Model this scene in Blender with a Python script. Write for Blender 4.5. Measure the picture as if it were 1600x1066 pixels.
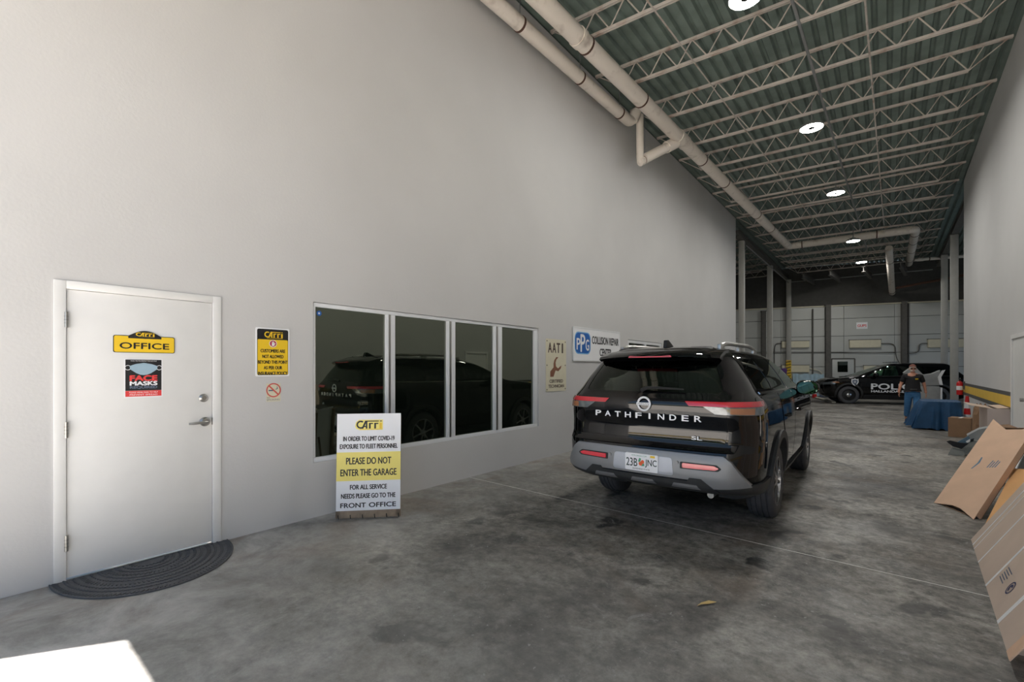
import bpy, bmesh, math, random
from mathutils import Vector, Matrix
random.seed(7)
for o in list(bpy.data.objects): bpy.data.objects.remove(o)
C = bpy.context.scene.collection
scene = bpy.context.scene
PI = math.pi

# ------------------------------------------------------------------ camera
F_PX, VX, HY, CAMH = 711.0, 1387.0, 577.0, 1.485      # focal length in px, wall vanishing x, horizon y, eye height
TH = math.atan((VX-800)/F_PX); CT, ST = math.cos(TH), math.sin(TH)
cam_d = bpy.data.cameras.new('camera'); cam = bpy.data.objects.new('camera', cam_d); C.objects.link(cam)
cam_d.sensor_width = 36.0; cam_d.lens = 36.0*F_PX/1600
cam_d.shift_y = (HY-533)/1600
cam_d.clip_start = 0.05; cam_d.clip_end = 500
cam.location = (0, 0, CAMH); cam.rotation_euler = (PI/2, 0, TH)
scene.camera = cam
# ------------------------------------------------------------------ world, sun, exposure
w = bpy.data.worlds.new('sky'); scene.world = w; w.use_nodes = True
nt = w.node_tree; nt.nodes.clear()
wo = nt.nodes.new('ShaderNodeOutputWorld'); bg = nt.nodes.new('ShaderNodeBackground'); sk = nt.nodes.new('ShaderNodeTexSky')
sk.sky_type = 'HOSEK_WILKIE'
SUN_H = Vector((0.54, 0.84, 0)).normalized()          # horizontal travel of the sunlight
SUN_EL = math.radians(64)
sun_to = Vector((-SUN_H.x*math.cos(SUN_EL), -SUN_H.y*math.cos(SUN_EL), math.sin(SUN_EL)))
sk.sun_direction = sun_to; sk.turbidity = 3.5; sk.ground_albedo = 0.4
bg.inputs[1].default_value = 1.2
nt.links.new(sk.outputs[0], bg.inputs[0]); nt.links.new(bg.outputs[0], wo.inputs[0])
sd = bpy.data.lights.new('sun', 'SUN'); sd.energy = 8.5; sd.angle = 0.009; sd.color = (1, 0.965, 0.93)
so = bpy.data.objects.new('sun', sd); C.objects.link(so); so.location = sun_to*60
so.rotation_euler = (-sun_to).to_track_quat('-Z', 'Y').to_euler()
scene.view_settings.view_transform = 'Standard'; scene.view_settings.look = 'None'
scene.view_settings.exposure = 1.90; scene.view_settings.gamma = 1.0; scene.view_settings.use_curve_mapping = False
LAMP_W = 20.0

# ------------------------------------------------------------------ pixel helpers (a pixel gives a direction; a surface gives the distance)
def ray(px, py):
    a = (px-800)/F_PX
    return Vector((a*CT-ST, CT+a*ST, (HY-py)/F_PX))
def at_x(px, py, X):
    d = ray(px, py); t = X/d.x; return Vector((X, d.y*t, CAMH+d.z*t))
def at_z(px, py, z=0.0):
    d = ray(px, py); t = (z-CAMH)/d.z; return Vector((d.x*t, d.y*t, z))
def at_pl(px, py, p, n):
    d = ray(px, py); o = Vector((0, 0, CAMH)); t = (Vector(p)-o).dot(n)/d.dot(n); return o+d*t
XL = -4.425                                             # left wall face
def xr(Y): return 1.77+(Y-19.0)*0.0108                  # right wall face
ZD = 7.2                                                # underside of the roof deck
Y_OPEN = -1.07                                          # plane of the front opening
YL_END, YR_END = 18.63, 19.3

# ------------------------------------------------------------------ materials
def lin(c):
    return tuple((x/255/12.92 if x/255 <= 0.04045 else ((x/255+0.055)/1.055)**2.4) for x in c[:3])+(1.0,)
MATS = {}
def M(name, rgb, rough=0.6, metal=0.0, var=0.06, scale=6.0, bump=0.0, bscale=60.0, coat=0.0, spec=0.5, emit=None, es=0.0, rgb2=None, thr=(0.45, 0.62), ior=None):
    if name in MATS: return MATS[name]
    m = bpy.data.materials.new(name); m.use_nodes = True; n = m.node_tree.nodes; l = m.node_tree.links
    b = n['Principled BSDF']
    tc = n.new('ShaderNodeTexCoord'); no = n.new('ShaderNodeTexNoise'); no.inputs['Scale'].default_value = scale; no.inputs['Detail'].default_value = 5
    l.new(tc.outputs['Object'], no.inputs['Vector'])
    cr = n.new('ShaderNodeValToRGB'); c = lin(rgb)
    if rgb2 is None:
        cr.color_ramp.elements[0].position = 0.3; cr.color_ramp.elements[1].position = 0.7
        cr.color_ramp.elements[0].color = tuple(x*(1-var) for x in c[:3])+(1,)
        cr.color_ramp.elements[1].color = tuple(min(1, x*(1+var)) for x in c[:3])+(1,)
    else:
        cr.color_ramp.elements[0].position, cr.color_ramp.elements[1].position = thr
        cr.color_ramp.elements[0].color = c; cr.color_ramp.elements[1].color = lin(rgb2)
    l.new(no.outputs['Fac'], cr.inputs[0]); l.new(cr.outputs[0], b.inputs['Base Color'])
    b.inputs['Roughness'].default_value = rough; b.inputs['Metallic'].default_value = metal
    b.inputs['Coat Weight'].default_value = coat; b.inputs['Coat Roughness'].default_value = 0.03
    b.inputs['Specular IOR Level'].default_value = spec
    if ior: b.inputs['IOR'].default_value = ior
    if bump:
        n2 = n.new('ShaderNodeTexNoise'); n2.inputs['Scale'].default_value = bscale; n2.inputs['Detail'].default_value = 6
        l.new(tc.outputs['Object'], n2.inputs['Vector'])
        bp = n.new('ShaderNodeBump'); bp.inputs['Strength'].default_value = bump; bp.inputs['Distance'].default_value = 0.01
        l.new(n2.outputs['Fac'], bp.inputs['Height']); l.new(bp.outputs[0], b.inputs['Normal'])
    if emit:
        b.inputs['Emission Color'].default_value = lin(emit); b.inputs['Emission Strength'].default_value = es
    MATS[name] = m; return m
def glass(name, tint, ior=1.5, rough=0.0):
    m = bpy.data.materials.new(name); m.use_nodes = True; n = m.node_tree.nodes; l = m.node_tree.links; n.clear()
    out = n.new('ShaderNodeOutputMaterial'); mx = n.new('ShaderNodeMixShader'); fr = n.new('ShaderNodeFresnel'); fr.inputs[0].default_value = ior
    tr = n.new('ShaderNodeBsdfTransparent'); tr.inputs[0].default_value = tint+(1,)
    gl = n.new('ShaderNodeBsdfGlossy'); gl.inputs['Roughness'].default_value = rough; gl.inputs[0].default_value = (0.92, 1.0, 0.95, 1)
    l.new(fr.outputs[0], mx.inputs[0]); l.new(tr.outputs[0], mx.inputs[1]); l.new(gl.outputs[0], mx.inputs[2]); l.new(mx.outputs[0], out.inputs[0])
    MATS[name] = m; return m
def floor_material():
    m = bpy.data.materials.new('stained_concrete'); m.use_nodes = True; n = m.node_tree.nodes; l = m.node_tree.links
    b = n['Principled BSDF']; g = n.new('ShaderNodeNewGeometry')
    def noise(scale, det=6, rough=0.6, dist=0.0):
        x = n.new('ShaderNodeTexNoise'); x.inputs['Scale'].default_value = scale; x.inputs['Detail'].default_value = det
        x.inputs['Roughness'].default_value = rough; x.inputs['Distortion'].default_value = dist
        l.new(g.outputs['Position'], x.inputs['Vector']); return x.outputs['Fac']
    def ramp(src, p0, p1, c0, c1):
        r = n.new('ShaderNodeValToRGB'); r.color_ramp.elements[0].position = p0; r.color_ramp.elements[1].position = p1
        r.color_ramp.elements[0].color = c0; r.color_ramp.elements[1].color = c1; l.new(src, r.inputs[0]); return r.outputs[0]
    def mix(f, a, bb, mode='MIX'):
        x = n.new('ShaderNodeMix'); x.data_type = 'RGBA'; x.blend_type = mode
        if isinstance(f, float): x.inputs[0].default_value = f
        else: l.new(f, x.inputs[0])
        l.new(a, x.inputs[6]); l.new(bb, x.inputs[7]); return x.outputs[2]
    K, W1 = (0, 0, 0, 1), (1, 1, 1, 1)
    base = ramp(noise(0.75, 10, 0.70, 0.5), 0.38, 0.64, (0.048, 0.044, 0.039, 1), (0.29, 0.275, 0.250, 1))
    fine = ramp(noise(11, 12, 0.78), 0.37, 0.63, (0.36, 0.36, 0.35, 1), (1.7, 1.68, 1.64, 1))
    c = mix(1.0, base, fine, 'MULTIPLY')
    brown = n.new('ShaderNodeRGB'); brown.outputs[0].default_value = (0.135, 0.098, 0.068, 1)
    c = mix(ramp(noise(0.9, 5, 0.6, 1.0), 0.53, 0.70, K, (0.55, 0.55, 0.55, 1)), c, brown.outputs[0])
    dark = n.new('ShaderNodeRGB'); dark.outputs[0].default_value = (0.022, 0.021, 0.02, 1)
    c = mix(ramp(noise(2.1, 4, 0.55, 0.3), 0.61, 0.65, K, (0.8, 0.8, 0.8, 1)), c, dark.outputs[0])
    pale = n.new('ShaderNodeRGB'); pale.outputs[0].default_value = (0.34, 0.335, 0.32, 1)
    c = mix(ramp(noise(5.0, 15, 0.86, 0.6), 0.555, 0.60, K, (0.5, 0.5, 0.5, 1)), c, pale.outputs[0])
    c = mix(ramp(noise(30, 3, 0.5), 0.69, 0.705, K, (0.8, 0.8, 0.8, 1)), c, pale.outputs[0])
    # daylight glare put into the colour: paler along the office wall and by the entrance
    sx = n.new('ShaderNodeSeparateXYZ'); l.new(g.outputs['Position'], sx.inputs[0])
    mr = n.new('ShaderNodeMapRange'); mr.inputs[1].default_value = -2.9; mr.inputs[2].default_value = -4.4; l.new(sx.outputs[0], mr.inputs[0])
    my = n.new('ShaderNodeMapRange'); my.inputs[1].default_value = 3.6; my.inputs[2].default_value = 0.2; l.new(sx.outputs[1], my.inputs[0])
    mm = n.new('ShaderNodeMath'); mm.operation = 'MULTIPLY_ADD'; mm.inputs[1].default_value = 0.70; mm.use_clamp = True
    l.new(my.outputs[0], mm.inputs[0])
    m2 = n.new('ShaderNodeMath'); m2.operation = 'MULTIPLY'; m2.inputs[1].default_value = 0.75; l.new(mr.outputs[0], m2.inputs[0]); l.new(m2.outputs[0], mm.inputs[2])
    glare_tone = ramp(noise(1.8, 12, 0.75, 0.4), 0.36, 0.64, (0.21, 0.202, 0.188, 1), (0.50, 0.488, 0.46, 1))
    c = mix(mm.outputs[0], c, glare_tone)
    rust = n.new('ShaderNodeRGB'); rust.outputs[0].default_value = (0.17, 0.105, 0.06, 1)
    rf = n.new('ShaderNodeMath'); rf.operation = 'MULTIPLY'; l.new(mr.outputs[0], rf.inputs[0]); l.new(ramp(noise(1.1, 6, 0.65, 0.8), 0.50, 0.66, K, (0.6, 0.6, 0.6, 1)), rf.inputs[1])
    c = mix(rf.outputs[0], c, rust.outputs[0])
    l.new(c, b.inputs['Base Color'])
    rr = ramp(noise(1.6, 7, 0.6), 0.35, 0.7, (0.44, 0.44, 0.44, 1), (0.72, 0.72, 0.72, 1)); l.new(rr, b.inputs['Roughness'])
    bp = n.new('ShaderNodeBump'); bp.inputs['Strength'].default_value = 0.12; bp.inputs['Distance'].default_value = 0.01
    l.new(noise(35, 8, 0.7), bp.inputs['Height']); l.new(bp.outputs[0], b.inputs['Normal'])
    MATS['floor'] = m; return m

WALL = M('painted_stucco', (200, 199, 198), 0.75, var=0.035, scale=0.8, bump=0.10, bscale=45)
WHITE = M('white_gloss_paint', (228, 227, 225), 0.4, var=0.02)
ALU = M('white_aluminium', (222, 224, 226), 0.35, var=0.02)
FLOOR = floor_material()
SEAL = M('joint_sealant', (226, 224, 218), 0.8, var=0.1)
DECK = M('galvanised_green_deck', (118, 133, 126), 0.55, metal=0.15, var=0.18, scale=3)
JOIST = M('primed_joist_steel', (200, 192, 184), 0.65, var=0.1, scale=4, rgb2=(150, 112, 90), thr=(0.52, 0.78))
PIPE = M('off_white_pipe', (226, 217, 206), 0.45, var=0.08, scale=5, rgb2=(182, 170, 158), thr=(0.56, 0.8))
RUST = M('rusty_clamp', (84, 58, 46), 0.8, var=0.25, scale=30)
GALV = M('galvanised_rod', (150, 152, 152), 0.45, metal=0.6, var=0.1)
COLG = M('grey_column_paint', (172, 171, 166), 0.6, var=0.05)
DKSTEEL = M('dark_beam_steel', (92, 90, 86), 0.7, var=0.12)
BLACKP = M('black_plastic', (26, 26, 27), 0.55, var=0.1, scale=20)
CHROME = M('chrome', (215, 215, 216), 0.12, metal=1.0, var=0.02)
SATIN = M('satin_steel', (172, 170, 166), 0.3, metal=0.9, var=0.05)
YEL = M('sign_yellow', (236, 196, 36), 0.45, var=0.02)
PALEYEL = M('pale_sign_yellow', (246, 228, 120), 0.45, var=0.02)
INK = M('black_ink', (22, 22, 24), 0.5, var=0.05)
SIGNW = M('sign_white', (238, 238, 240), 0.4, var=0.01)
CREAM = M('cream_enamel', (214, 208, 184), 0.5, var=0.04)
RED = M('red_enamel', (200, 34, 36), 0.35, var=0.05)
PINKRED = M('red_print', (226, 66, 66), 0.5, var=0.03)
BLUEP = M('blue_print', (24, 96, 178), 0.4, var=0.03)
BROWNP = M('brown_print', (128, 84, 62), 0.6, var=0.05)
GREYP = M('grey_print', (92, 104, 124), 0.5, var=0.03)
MASKB = M('mask_blue_print', (156, 182, 198), 0.5, var=0.05)
PAINT = M('black_car_paint', (9, 9, 11), 0.04, var=0.02)
BADGE = M('bright_badge', (236, 236, 238), 0.4, metal=0.0, var=0.02)
TIRE = M('tyre_rubber', (72, 72, 75), 0.75, var=0.12, scale=18, bump=0.1, bscale=120)
BUMPG = M('silver_bumper_plastic', (136, 137, 139), 0.42, metal=0.35, var=0.04)
TRIMB = M('charcoal_plastic_trim', (48, 49, 50), 0.6, var=0.08)
TAILR = M('red_tail_lens', (196, 34, 50), 0.12, var=0.05, coat=1.0)
CLEARL = M('clear_lamp_lens', (104, 110, 114), 0.12, metal=0.3, var=0.2, scale=25, coat=1.0)
AMBER = M('amber_lens', (160, 108, 76), 0.2, var=0.1, coat=1.0)
MACH = M('machined_alloy', (176, 176, 178), 0.25, metal=0.85, var=0.05)
CARGL = glass('tinted_car_glass', (0.40, 0.43, 0.41), 1.5)
FRONTGL = glass('green_car_glass', (0.66, 0.82, 0.74), 1.5)
WINGL = M('dark_reflective_window_glass', (14, 19, 14), 0.01, var=0.05, spec=0.5, ior=2.4)
WINGL.node_tree.nodes['Principled BSDF'].inputs['Specular Tint'].default_value = (.92, 1.0, .80, 1)
MIRGL = M('mirror_glass', (62, 84, 76), 0.02, metal=1.0, var=0.02)
LEATHER = M('charcoal_leather', (62, 61, 62), 0.55, var=0.08)
CARD = M('kraft_cardboard', (224, 186, 156), 0.8, var=0.05, scale=5)
CARD2 = M('orange_kraft_cardboard', (226, 172, 114), 0.8, var=0.05, scale=5)
CARD3 = M('grey_brown_cardboard', (208, 186, 168), 0.8, var=0.05, scale=4)
CARDP = M('pale_pink_cardboard', (206, 190, 182), 0.8, var=0.04, scale=4)
CARDD = M('brown_cardboard', (142, 112, 86), 0.85, var=0.07, scale=6)
TAPE = M('pale_tape', (248, 246, 244), 0.3, var=0.05)
BLUECL = M('blue_tarpaulin', (26, 70, 108), 0.65, var=0.15, scale=7, bump=0.1, bscale=30)
PANELW = M('back_wall_panel', (186, 188, 184), 0.45, var=0.08, scale=0.6, metal=0.1)
DARKW = M('dark_shade_wall', (74, 73, 70), 0.85, var=0.1)
PAVE = M('pale_concrete_apron', (196, 189, 181), 0.85, var=0.1, scale=0.7)
MATR = M('rubber_mat', (84, 84, 86), 0.7, var=0.15, scale=25)
WOODW = M('weathered_wood', (150, 132, 112), 0.8, var=0.2, scale=14)
FOAM = M('grey_foam_wrap', (150, 152, 152), 0.8, var=0.1)
STRY = M('stripe_yellow', (222, 184, 74), 0.6, var=0.05, scale=3)
STRK = M('stripe_charcoal', (84, 84, 82), 0.6, var=0.08, scale=3)
LEDM = M('led_lens', (255, 255, 250), 0.4, var=0.0, emit=(255, 252, 244), es=14.0)

# ------------------------------------------------------------------ mesh helpers
class MB:
    def __init__(s): s.v = []; s.f = []
    def add(s, vs, fs):
        k = len(s.v); s.v += [tuple(v) for v in vs]; s.f += [tuple(i+k for i in f) for f in fs]; return s
    def box(s, c, d, R=None):
        x, y, z = d[0]/2, d[1]/2, d[2]/2
        vs = [Vector(p) for p in ((-x,-y,-z),(x,-y,-z),(x,y,-z),(-x,y,-z),(-x,-y,z),(x,-y,z),(x,y,z),(-x,y,z))]
        if R is not None: vs = [R @ v for v in vs]
        return s.add([v+Vector(c) for v in vs], [(0,3,2,1),(4,5,6,7),(0,1,5,4),(1,2,6,5),(2,3,7,6),(3,0,4,7)])
    def bb(s, a, b):
        return s.box([(a[i]+b[i])/2 for i in range(3)], [abs(b[i]-a[i]) for i in range(3)])
    def cyl(s, p0, p1, r, n=16, r1=None, caps=True):
        p0, p1 = Vector(p0), Vector(p1); r1 = r if r1 is None else r1
        d = (p1-p0).normalized(); a = d.orthogonal().normalized(); b = d.cross(a)
        vs = []
        for p, q in ((p0, r), (p1, r1)):
            for i in range(n):
                t = 2*PI*i/n; vs.append(p+(a*math.cos(t)+b*math.sin(t))*q)
        fs = [(i, (i+1) % n, n+(i+1) % n, n+i) for i in range(n)]
        if caps: fs += [tuple(range(n))[::-1], tuple(range(n, 2*n))]
        return s.add(vs, fs)
    def tube(s, pts, r, n=10, caps=True):
        pts = [Vector(p) for p in pts]; m = len(pts); rs = r if isinstance(r, (list, tuple)) else [r]*m
        vs = []; d0 = (pts[1]-pts[0]).normalized(); a = d0.orthogonal().normalized()
        for i, p in enumerate(pts):
            d = (pts[min(i+1, m-1)]-pts[max(i-1, 0)]).normalized(); a = (a-d*a.dot(d)).normalized(); b = d.cross(a)
            for j in range(n):
                t = 2*PI*j/n; vs.append(p+(a*math.cos(t)+b*math.sin(t))*rs[i])
        fs = [(i*n+j, i*n+(j+1) % n, (i+1)*n+(j+1) % n, (i+1)*n+j) for i in range(m-1) for j in range(n)]
        if caps: fs += [tuple(range(n))[::-1], tuple(range((m-1)*n, m*n))]
        return s.add(vs, fs)
    def lathe(s, prof, c=(0,0,0), ax='z', n=24, ang=2*PI, cap=False):
        vs = []; m = len(prof); full = abs(ang-2*PI) < 1e-6; k = n if full else n+1
        for i in range(k):
            t = ang*i/n; cs, sn = math.cos(t), math.sin(t)
            for r, h in prof:
                p = {'z': (r*cs, r*sn, h), 'x': (h, r*cs, r*sn), 'y': (r*sn, h, r*cs)}[ax]
                vs.append((p[0]+c[0], p[1]+c[1], p[2]+c[2]))
        fs = []
        for i in range(n):
            j = (i+1) % k
            for q in range(m-1): fs.append((i*m+q, j*m+q, j*m+q+1, i*m+q+1))
        return s.add(vs, fs)
    def prism(s, poly, h0, h1, ax='y'):
        n = len(poly)
        def P(u, v, h): return {'y': (u, h, v), 'x': (h, u, v), 'z': (u, v, h)}[ax]
        vs = [P(u, v, h0) for u, v in poly]+[P(u, v, h1) for u, v in poly]
        fs = [(i, (i+1) % n, n+(i+1) % n, n+i) for i in range(n)]+[tuple(range(n))[::-1], tuple(range(n, 2*n))]
        return s.add(vs, fs)
    def torus(s, c, R, r, ax='z', n=28, m=8, a0=0, a1=2*PI):
        prof = []
        vs = []; full = abs(a1-a0-2*PI) < 1e-6; k = n if full else n+1
        for i in range(k):
            t = a0+(a1-a0)*i/n
            for j in range(m):
                u = 2*PI*j/m; q = R+r*math.cos(u); h = r*math.sin(u)
                p = {'z': (q*math.cos(t), q*math.sin(t), h), 'x': (h, q*math.cos(t), q*math.sin(t)), 'y': (q*math.cos(t), h, q*math.sin(t))}[ax]
                vs.append((p[0]+c[0], p[1]+c[1], p[2]+c[2]))
        fs = [(i*m+j, ((i+1) % k)*m+j, ((i+1) % k)*m+(j+1) % m, i*m+(j+1) % m) for i in range(n) for j in range(m)]
        return s.add(vs, fs)
    def mesh(s, name='m', fix=True):
        me = bpy.data.meshes.new(name); me.from_pydata(s.v, [], s.f)
        if fix:
            bm = bmesh.new(); bm.from_mesh(me); bmesh.ops.recalc_face_normals(bm, faces=bm.faces); bm.to_mesh(me); bm.free()
        return me
    def build(s, name, mat, parent=None, smooth=False, bev=0.0, **k):
        return obj(name, s.mesh(name), mat, parent, smooth, bev, **k)
def smooth_by_angle(me, ang=35):
    me.polygons.foreach_set('use_smooth', [True]*len(me.polygons))
    bm = bmesh.new(); bm.from_mesh(me); ca = math.radians(ang)
    for e in bm.edges:
        e.smooth = not (len(e.link_faces) == 2 and e.calc_face_angle(0) > ca)
    bm.to_mesh(me); bm.free()
def obj(name, me, mat, parent=None, smooth=False, bev=0.0, loc=None, rot=None):
    if bev:
        bm = bmesh.new(); bm.from_mesh(me); bmesh.ops.remove_doubles(bm, verts=bm.verts, dist=1e-5)
        es = [e for e in bm.edges if len(e.link_faces) == 2 and e.calc_face_angle(0) > 0.6]
        bmesh.ops.bevel(bm, geom=es, offset=bev, segments=2, affect='EDGES', profile=0.5); bm.to_mesh(me); bm.free()
        smooth = True
    if smooth: smooth_by_angle(me)
    o = bpy.data.objects.new(name, me); C.objects.link(o)
    if mat is not None and not me.materials: me.materials.append(mat)
    if parent: o.parent = parent
    if loc is not None: o.location = loc
    if rot is not None: o.rotation_euler = rot
    return o
def tag(o, label=None, cat=None, group=None, kind=None):
    if label: o['label'] = label
    if cat: o['category'] = cat
    if group: o['group'] = group
    if kind: o['kind'] = kind
    return o
def thing(name, label, cat, loc=(0,0,0), rotz=0.0, group=None, rot=None):
    o = bpy.data.objects.new(name, None); C.objects.link(o); o.empty_display_size = 0.1
    o.location = loc; o.rotation_euler = rot if rot else (0, 0, rotz)
    return tag(o, label, cat, group)
def struct(o): o['kind'] = 'structure'; return o
def empty_struct(name, loc=(0,0,0), rotz=0.0):
    o = bpy.data.objects.new(name, None); C.objects.link(o); o.location = loc; o.rotation_euler = (0, 0, rotz); o.empty_display_size = 0.1
    o['kind'] = 'structure'; return o
def dup(o, parent=None):
    c = o.copy(); C.objects.link(c)
    if parent: c.parent = parent
    for ch in o.children: dup(ch, c)
    return c
DG = bpy.context.evaluated_depsgraph_get
def eval_mesh(o):
    bpy.context.view_layer.update(); return bpy.data.meshes.new_from_object(o.evaluated_get(DG()))
def boolean(me_a, me_b, op='DIFFERENCE'):
    a = bpy.data.objects.new('ta', me_a); b = bpy.data.objects.new('tb', me_b); C.objects.link(a); C.objects.link(b)
    md = a.modifiers.new('b', 'BOOLEAN'); md.operation = op; md.object = b; md.solver = 'EXACT'
    r = eval_mesh(a); bpy.data.objects.remove(a); bpy.data.objects.remove(b); return r
# lettering: width and height of the printed line, lying in the local xz plane and facing -y
_tc = {}
def text_polys(s):
    if s not in _tc:
        cu = bpy.data.curves.new('t', 'FONT'); cu.body = s; cu.size = 1; cu.resolution_u = 4
        o = bpy.data.objects.new('t', cu); C.objects.link(o); me = eval_mesh(o); bpy.data.objects.remove(o)
        vs = [v.co.copy() for v in me.vertices]; fs = [tuple(p.vertices) for p in me.polygons]
        _tc[s] = (vs, fs)
    return _tc[s]
def text(mb, s, cx, cz, wd, h, y=0.0, fat=0.0, skew=0.0):
    vs, fs = text_polys(s)
    x0, x1 = min(v.x for v in vs), max(v.x for v in vs); y0, y1 = min(v.y for v in vs), max(v.y for v in vs)
    sx, sz = wd/(x1-x0), h/(y1-y0)
    for dx, dz, dy in (((0, 0, 0),) if not fat else ((-fat, 0, 0), (fat, 0, -.00008), (0, fat*.7, -.00016), (0, -fat*.7, -.00024))):
        mb.add([(cx+dx+(v.x-(x0+x1)/2)*sx+skew*(v.y-(y0+y1)/2)*sz, y+dy, cz+dz+(v.y-(y0+y1)/2)*sz) for v in vs], fs)
    return mb
def flat(mb, poly, y): # flat print polygon in the local xz plane
    return mb.add([(u, y, v) for u, v in poly], [tuple(range(len(poly)))])
def print_obj(mb, name, mat, parent):
    me = bpy.data.meshes.new(name); me.from_pydata(mb.v, [], mb.f)
    return obj(name, me, mat, parent)
def rrect(x0, z0, x1, z1, r, n=5):
    p = []
    for cx, cz, a in ((x1-r, z0+r, -PI/2), (x1-r, z1-r, 0), (x0+r, z1-r, PI/2), (x0+r, z0+r, PI)):
        for i in range(n+1):
            t = a+PI/2*i/n; p.append((cx+r*math.cos(t), cz+r*math.sin(t)))
    return p
def circ(cx, cz, r, n=24): return [(cx+r*math.cos(2*PI*i/n), cz+r*math.sin(2*PI*i/n)) for i in range(n)]
def ring(mb, cx, cz, r0, r1, y, n=28, a0=0, a1=2*PI):
    for i in range(n):
        t, u = a0+(a1-a0)*i/n, a0+(a1-a0)*(i+1)/n
        flat(mb, [(cx+r0*math.cos(t), cz+r0*math.sin(t)), (cx+r1*math.cos(t), cz+r1*math.sin(t)), (cx+r1*math.cos(u), cz+r1*math.sin(u)), (cx+r0*math.cos(u), cz+r0*math.sin(u))], y)
    return mb
def shop_logo(parent, cx, cz, wd, h, y, m_main, m_acc, m_halo=None):
    X = lambda u: cx-wd/2+u*wd
    Z = lambda v: cz-h/2+v*h
    def P(pts): return [(X(u), Z(v)) for u, v in pts]
    if m_halo:
        b = MB()
        flat(b, P([(-.05, .3), (.0, .0), (.12, -.16), (1.04, -.16), (1.04, 1.1), (.1, 1.1), (-.02, .8)]), y+0.0004); print_obj(b, 'logo_halo', m_halo, parent)
    b = MB()
    for i in range(14):
        t0, t1 = math.radians(52+i*19.2), math.radians(52+(i+1)*19.2)
        q = []
        for t, r in ((t0, 1), (t1, 1), (t1, .62), (t0, .62)): q.append((.17+.17*r*math.cos(t), .5+.5*r*math.sin(t)))
        flat(b, P(q), y)
    flat(b, P([(.20, 0), (.27, 0), (.42, .98), (.34, .98)]), y); flat(b, P([(.37, 0), (.43, 0), (.43, .98), (.37, .98)]), y-.0001)
    flat(b, P([(.27, .2), (.40, .2), (.40, .34), (.30, .34)]), y-.0002)
    flat(b, P([(.38, .86), (.88, .86), (.88, .98), (.38, .98)]), y-.0002)
    for u in (.49, .70):
        flat(b, P([(u, 0), (u+.07, 0), (u+.07, .7), (u, .7)]), y); flat(b, P([(u, .56), (u+.16, .56), (u+.16, .7), (u, .7)]), y-.0001)
    flat(b, P([(.92, .86), (1, .86), (1, .98), (.92, .98)]), y)
    print_obj(b, 'logo_lettering', m_main, parent)
    b = MB(); flat(b, P([(.91, 0), (1, 0), (1, .7), (.91, .7)]), y); flat(b, P([(.14, -.12), (1, -.12), (1, -.06), (.14, -.06)]), y)
    print_obj(b, 'logo_accent', m_acc, parent)

# ================================================================== STRUCTURE
# floor: sealant bed with concrete slabs, the joint between them runs across the hall
fl = struct(MB().bb((-12.3, Y_OPEN-.3, -.30), (8.3, 36, -.0015)).build('floor', SEAL))
joints = [Y_OPEN-.3, 4.43, 10.4, 16.4, 22.4, 28.4, 36]
for i in range(6):
    a, b = joints[i]+(.008 if i else 0), joints[i+1]-.008
    sk_ = 0.035 if True else 0
    p = lambda X, Y, e: (X, Y+(0.0 if abs(Y-joints[0]) < .02 or Y > 35 else (-(X+3.8)*sk_)))
    poly = [p(-12.3, a, 0), p(8.3, a, 0), p(8.3, b, 0), p(-12.3, b, 0)]
    MB().prism(poly, -.05, 0, 'z').build('slab', FLOOR, fl)
struct(MB().bb((-40, -45, -.4), (40, Y_OPEN-.31, -.03)).build('driveway', PAVE))

def wall_x(name, X0, X1, Y0, Y1, z1, holes, mat):
    b = MB(); ys = Y0
    for (ya, yb, za, zb) in sorted(holes):
        b.bb((X0, ys, 0), (X1, ya, z1))
        if za > 0.001: b.bb((X0, ya, 0), (X1, yb, za))
        b.bb((X0, ya, zb), (X1, yb, z1)); ys = yb
    b.bb((X0, ys, 0), (X1, Y1, z1))
    return struct(b.build(name, mat))
# openings of the left wall, read off the photograph on the wall plane
dA = at_x(83.5, 435.4, XL); dB = at_x(345.0, 463.6, XL)
D_Y0, D_Y1, D_Z = dA.y, dB.y, 2.105
wA = at_x(489.6, 471.3, XL); wB = at_x(841.7, 513.1, XL); wC = at_x(489.3, 723.8, XL)
W_Y0, W_Y1, W_Z0, W_Z1 = wA.y, wB.y, wC.z, (wA.z+wB.z)/2
sA = at_x(981, 530.5, XL); sB = at_x(1034, 537, XL)
S_Y0, S_Y1, S_Z1 = sA.y, sB.y, sA.z; S_Z0 = S_Z1-0.95
wall_x('wall_left', XL-.22, XL, Y_OPEN-.25, YL_END, ZD-.02, [(D_Y0, D_Y1, 0, D_Z), (W_Y0, W_Y1, W_Z0, W_Z1), (S_Y0, S_Y1, S_Z0, S_Z1)], WALL)
# right wall (a hair out of parallel)
ya, yb = Y_OPEN-.25, YR_END
struct(MB().prism([(xr(ya), ya), (xr(yb), yb), (xr(yb)+.22, yb), (xr(ya)+.22, ya)], 0, ZD-.02, 'z').build('wall_right', WALL))
# front wall: only the lintel over the wide opening
OPEN_H = 4.6
struct(MB().bb((XL, Y_OPEN-.25, OPEN_H), (xr(Y_OPEN), Y_OPEN, ZD-.02)).build('wall_front', WALL))
# outer walls round the deep part of the building
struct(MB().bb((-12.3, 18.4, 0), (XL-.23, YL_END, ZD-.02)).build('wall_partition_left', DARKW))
struct(MB().bb((xr(19.3)+.23, 19.08, 0), (8.0, YR_END, ZD-.02)).build('wall_partition_right', WALL))
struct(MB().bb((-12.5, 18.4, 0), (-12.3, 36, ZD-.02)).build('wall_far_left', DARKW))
wall_x('wall_far_right', 8.0, 8.2, 19.08, 36, ZD-.02, [(21.5, 27.5, 0, 4.6)], WALL)  # unseen opening, added to let daylight reach the back wall
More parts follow.
